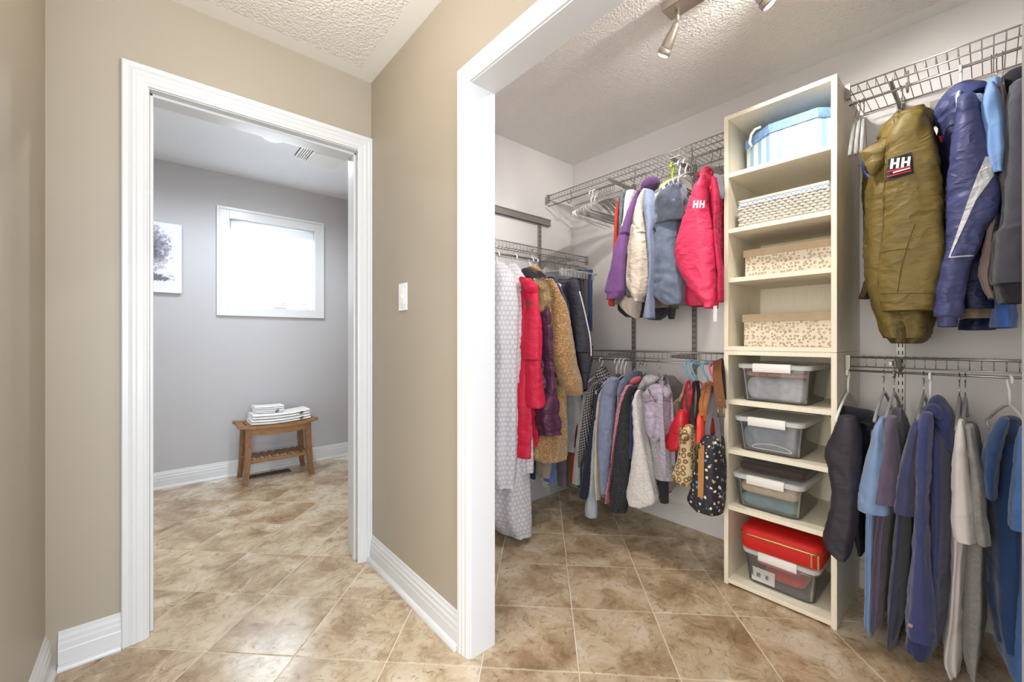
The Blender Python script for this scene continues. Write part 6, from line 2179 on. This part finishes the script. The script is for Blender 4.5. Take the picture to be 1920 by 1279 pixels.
t.add('hood', blob('X', RY - 0.13, 'A', [(318, 515), (335, 492), (380, 505), (440, 518), (478, 555), (488, 610), (455, 640), (415, 605), (370, 580), (330, 560)], 0.035, 214, 0.012), fabric('black_hood', (44, 44, 50)))
fur = blob('X', SY - 0.0, 'A', [(395, 600), (430, 590), (470, 610), (498, 680), (495, 750), (455, 800), (425, 790), (430, 720), (425, 650)], 0.035, 215, 0.010)
kf = t.add('fur_trim', fur, fabric('fur_base', (170, 146, 108), 0.95, 0.35, 60, 0.8), label='tan fur trim')
fs = MB(); rr_ = random.Random(5)
cfur = sum(fur.v, Vector()) / len(fur.v)
for i in range(900):
    p = rr_.choice(fur.v)
    d = ((p - cfur).normalized() + Vector((rr_.uniform(-.5, .5), rr_.uniform(-.5, .5), rr_.uniform(-.6, .3)))).normalized()
    L_ = rr_.uniform(0.012, 0.030)
    sd_ = d.cross(Vector((0, 0, 1))).normalized() * 0.0013
    k0 = len(fs.v); up_ = d.cross(sd_).normalized() * 0.0013
    fs.v += [p + sd_, p - sd_ * .5 + up_, p - sd_ * .5 - up_, p + d * L_]
    fs.f += [(k0, k0 + 1, k0 + 3), (k0 + 1, k0 + 2, k0 + 3), (k0 + 2, k0, k0 + 3)]; fs.mi += [0, 0, 0]
t.add('fur_strands', fs, fabric('fur_tip', (198, 172, 126), 0.95, 0.4, 60, 0.3), under=kf, stuff=True)
t.add('shoulder_flap', blob('X', SY - 0.02, 'A', [(310, 555), (345, 570), (395, 600), (428, 650), (415, 705), (375, 680), (335, 640)], 0.035, 216, 0.006), M_PARKA)
k = 1
t.add('green_tab', decal(t.sl, 'A', [(336, 746), (376, 746), (376, 771), (336, 771)], (3, 2), 0.003), fabric('green_tab', (40, 110, 84)), under=k, label='green fabric tab')
t.finish()

M_PLUM = nylon('plum_quilt', (94, 54, 80), 0.38, 0.1, 22, 0.5)
t = Thing('puffer_coat', 'plum quilted puffer coat between red parka and sherpa coat', 'coat', G_SW)
t.add('sleeve', tube([('A', 440, 520, 780), ('A', 432, 532, 900), ('A', 448, 536, 1000), ('A', 450, 545, 1180), ('B', 392, 468, 60), ('B', 398, 476, 160), ('B', 400, 492, 300), ('B', 385, 505, 380), ('B', 368, 514, 450), ('B', 380, 520, 540), ('B', 384, 520, 602)], 'X', SY + 0.02, 0.05, seed=221, wr=0.008, puff=0.22, pstep=0.098, n=40, dz=0.008), M_PLUM)
t.add('body', tube(None, 'X', RY - 0.02, 0.17, raw=[(pos_s(('A', 440, 520, 700), 'X', SY)[0] + 0.03, z_, 0.034, d_) for z_, d_ in ((1.50, 0.06), (1.46, 0.13), (1.40, 0.15), (1.1, 0.15), (0.8, 0.155), (ZB(560), 0.155))], seed=222, puff=0.15, pstep=0.098, wr=0.006), M_PLUM)
t.finish()

q = NT('sherpa_pile')
v = q.coord('Object')
vo = q.n('ShaderNodeTexVoronoi', Scale=110.0); q.l(v, vo.inputs['Vector'])
nz = q.noise(v, 60, 4)
h_ = q.math('SUBTRACT', nz, q.math('MULTIPLY', vo.outputs['Distance'], 0.8))
q.l(q.ramp(h_, [(-0.1 + 0.1, rgb(176, 134, 84)), (0.3, rgb(208, 170, 116)), (0.6, rgb(226, 194, 146))]).outputs[0], q.b.inputs['Base Color'])
q.b.inputs['Roughness'].default_value = 1.0; q.b.inputs['Sheen Weight'].default_value = 0.5
q.bump(h_, 0.9, 0.008)
M_SHERP = q.m
t = garment('sherpa_coat', 'tan sherpa coat with a wide fluffy sleeve', 'coat', G_SW, 'X', M_SHERP,
            [('A', 478, 545, 580), ('A', 490, 590, 660), ('A', 508, 640, 760), ('A', 522, 668, 880), ('A', 530, 692, 1010), ('A', 538, 712, 1140), ('B', 466, 610, 60), ('B', 476, 626, 150), ('B', 500, 644, 230), ('B', 525, 656, 300), ('B', 545, 660, 345)], 225, ZB(760), hw=0.042, hd=0.19, shd=0.055, wr=0.006, folds=3, famp=0.05, ds=0.03, dsl=0.19, finish=False, bmat=M_SHERP)
t.add('front_panel', tube([('B', 470, 555, 280), ('B', 430, 556, 450), ('B', 370, 557, 620), ('B', 348, 558, 720), ('B', 400, 555, 768)], 'X', SY + 0.075, 0.05, seed=227, wr=0.006, folds=3), M_SHERP)
t.add('collar', blob('X', RY - 0.06, 'A', [(368, 480), (400, 470), (450, 510), (480, 550), (470, 580), (430, 550), (385, 510)], 0.035, 228, 0.006), M_SHERP)
t.finish()

garment('blazer', 'blue wool jacket squeezed behind the sherpa coat', 'jacket', G_SW, 'X', fabric('dull_blue_wool', (78, 80, 116)),
        [('A', 500, 560, 560), ('A', 560, 625, 680), ('A', 600, 658, 800), ('A', 625, 690, 980), ('A', 640, 700, 1100)], 231, ZB(150), hw=0.025, ds=0.03, dsl=0.17)
M_CHJ = nylon('charcoal_shell', (62, 62, 74), 0.6, 0.1, 20, 0.4)
t = garment('soft_shell', 'charcoal jacket with white piping down its sleeve', 'jacket', G_SW, 'X', M_CHJ,
            [('A', 650, 735, 590), ('A', 652, 752, 680), ('A', 668, 780, 800), ('A', 690, 812, 960), ('A', 708, 838, 1120), ('B', 612, 728, 30), ('B', 625, 722, 130), ('B', 640, 705, 230), ('B', 652, 696, 312)], 234, ZB(240), hw=0.04, ds=0.02, shd=0.05, finish=False)
t.add('piping', seam(t.sl, 'A', [(745, 665), (770, 760), (798, 880), (826, 1020), (834, 1150)], 0.0045, 0.003) or MB().box(0, .01, 0, .01, 0, .01), M_WHITEP, under=1, label='white piping')
t.add('hood', blob('X', RY - 0.10, 'A', [(570, 590), (600, 570), (660, 575), (700, 560), (720, 580), (700, 640), (640, 660), (600, 650)], 0.05, 236, 0.008), M_CHJ)
t.finish()
for lab, nm, col, x0, x1, y1, sd in (('black trousers clipped behind the charcoal jacket', 'trousers', (46, 46, 52), 705, 762, 760, 241), ('grey trousers clipped between black trousers and jeans', 'trousers', (92, 88, 92), 752, 802, 860, 244), ('blue denim jeans clipped at the end of the side wall rod', 'jeans', (58, 76, 112), 796, 842, 965, 247)):
    t = Thing(nm, lab, 'trousers', 'trousers clipped on the side wall rod')
    pl = RY - 0.10
    t.add('waist', tube([('A', x0, x1, 505), ('A', x0 - 2, x1, 560)], 'X', pl, 0.05, seed=sd, wr=0.003, top=None, hem=False), fabric('%s_%d' % (nm, sd), col, 0.9, 0.2))
    t.add('leg', tube([('A', x0 - 2, x1, 545), ('A', x0, x1 + 1, 700), ('A', x0, x1, y1)] if sd != 247 else [('A', x0 - 2, x1, 545), ('A', x0, x1 - 2, 800), ('A', x0 + 14, x1 - 4, y1)], 'X', pl, 0.05, seed=sd + 1, wr=0.004, top=None), fabric('%s_%d' % (nm, sd), col, 0.9, 0.2))
    t.finish()
    hanger('clip', 'X', at('A', (x0 + x1) / 2, 500, 'X', pl).x, RODS, 'clip hanger of the ' + lab.split(' clipped')[0], 'clip hangers on the side wall rod')

# hems of clothes hanging behind the coats
G_BH = 'clothes half hidden behind the long coats'
for nm, lab, cat, col, spec, pl, hd_, sd in (
        ('white_shirt', 'white shirt hanging below the sherpa sleeve', 'shirt', (216, 220, 222), [('A', 640, 700, 900), ('B', 545, 655, 300), ('B', 548, 650, 450), ('B', 555, 640, 600), ('B', 565, 615, 715)], RY - 0.02, 0.06, 251),
        ('black_dress', 'black dress edge beside the white shirt', 'dress', (44, 42, 46), [('A', 690, 760, 900), ('B', 640, 690, 300), ('B', 635, 672, 450), ('B', 628, 660, 600)], RY - 0.06, 0.05, 252),
        ('wine_top', 'wine red top, thin edge beside the black dress', 'shirt', (128, 30, 52), [('B', 636, 660, 450), ('B', 622, 640, 560), ('B', 612, 632, 690)], RY - 0.07, 0.02, 253),
        ('white_tunic', 'white tunic with long hem beside the checked turtleneck', 'tunic', (220, 220, 222), [('B', 672, 700, 330), ('B', 650, 690, 450), ('B', 625, 660, 650), ('B', 610, 650, 800), ('B', 602, 645, 925)], RY - 0.10, 0.03, 254),
        ('orange_dress', 'orange dress hem above the baseboard', 'dress', (232, 98, 58), [('B', 590, 625, 620), ('B', 586, 618, 760), ('B', 585, 614, 910)], RY + 0.02, 0.04, 255),
        ('khaki_dress', 'khaki dress hem beside the orange dress', 'dress', (128, 118, 92), [('B', 555, 590, 620), ('B', 560, 590, 800), ('B', 556, 588, 940)], RY + 0.05, 0.05, 256),
        ('mauve_dress', 'mauve grey dress hem below the sherpa coat', 'dress', (124, 112, 128), [('B', 495, 556, 650), ('B', 498, 555, 800), ('B', 506, 553, 940)], RY + 0.04, 0.06, 257),
        ('blue_dress', 'cornflower blue dress hem below the sherpa coat', 'dress', (108, 142, 204), [('B', 440, 492, 650), ('B', 430, 490, 800), ('B', 412, 490, 860), ('B', 415, 488, 908)], RY + 0.03, 0.05, 258),
        ('beige_skirt', 'beige skirt hem below the sherpa coat', 'skirt', (196, 180, 160), [('B', 360, 465, 650), ('B', 360, 462, 780), ('B', 362, 458, 872)], RY + 0.06, 0.08, 259),
        ('navy_dress', 'navy patterned dress hem below the red parka', 'dress', (50, 60, 92), [('B', 318, 362, 620), ('B', 322, 360, 780), ('B', 326, 358, 890)], RY + 0.04, 0.05, 260),
        ('teal_scarf', 'teal scarf end near the closet corner floor', 'scarf', (22, 140, 112), [('B', 632, 660, 820), ('B', 630, 657, 900), ('B', 634, 655, 950)], RY - 0.02, 0.02, 261)):
    t = Thing(nm, lab, cat, G_BH)
    t.add('cloth', tube(spec, 'X', pl, hd_, seed=sd, wr=0.004, folds=4, famp=0.10), fabric('cloth_' + nm, col))
    t.finish(single=True)

G_HSW = 'hangers on the side wall rod'
for x, lb in ((128, 'white plastic hanger of the shortest garment bag'), (262, 'white plastic hanger of the garment bag next to the parka'), (385, 'white plastic hanger of the red parka'), (418, 'white plastic hanger of the sherpa coat')):
    hanger('white', 'X', hook_s('A', x, 420, 'X'), RODS, lb, G_HSW)
for i in range(8):
    hanger('clip', 'X', hook_s('A', 500 + i * 24, 470, 'X'), RODS, 'clear clip hanger in the crowded row above the charcoal jacket', G_HSW, 0.05 * math.sin(i * 1.7))
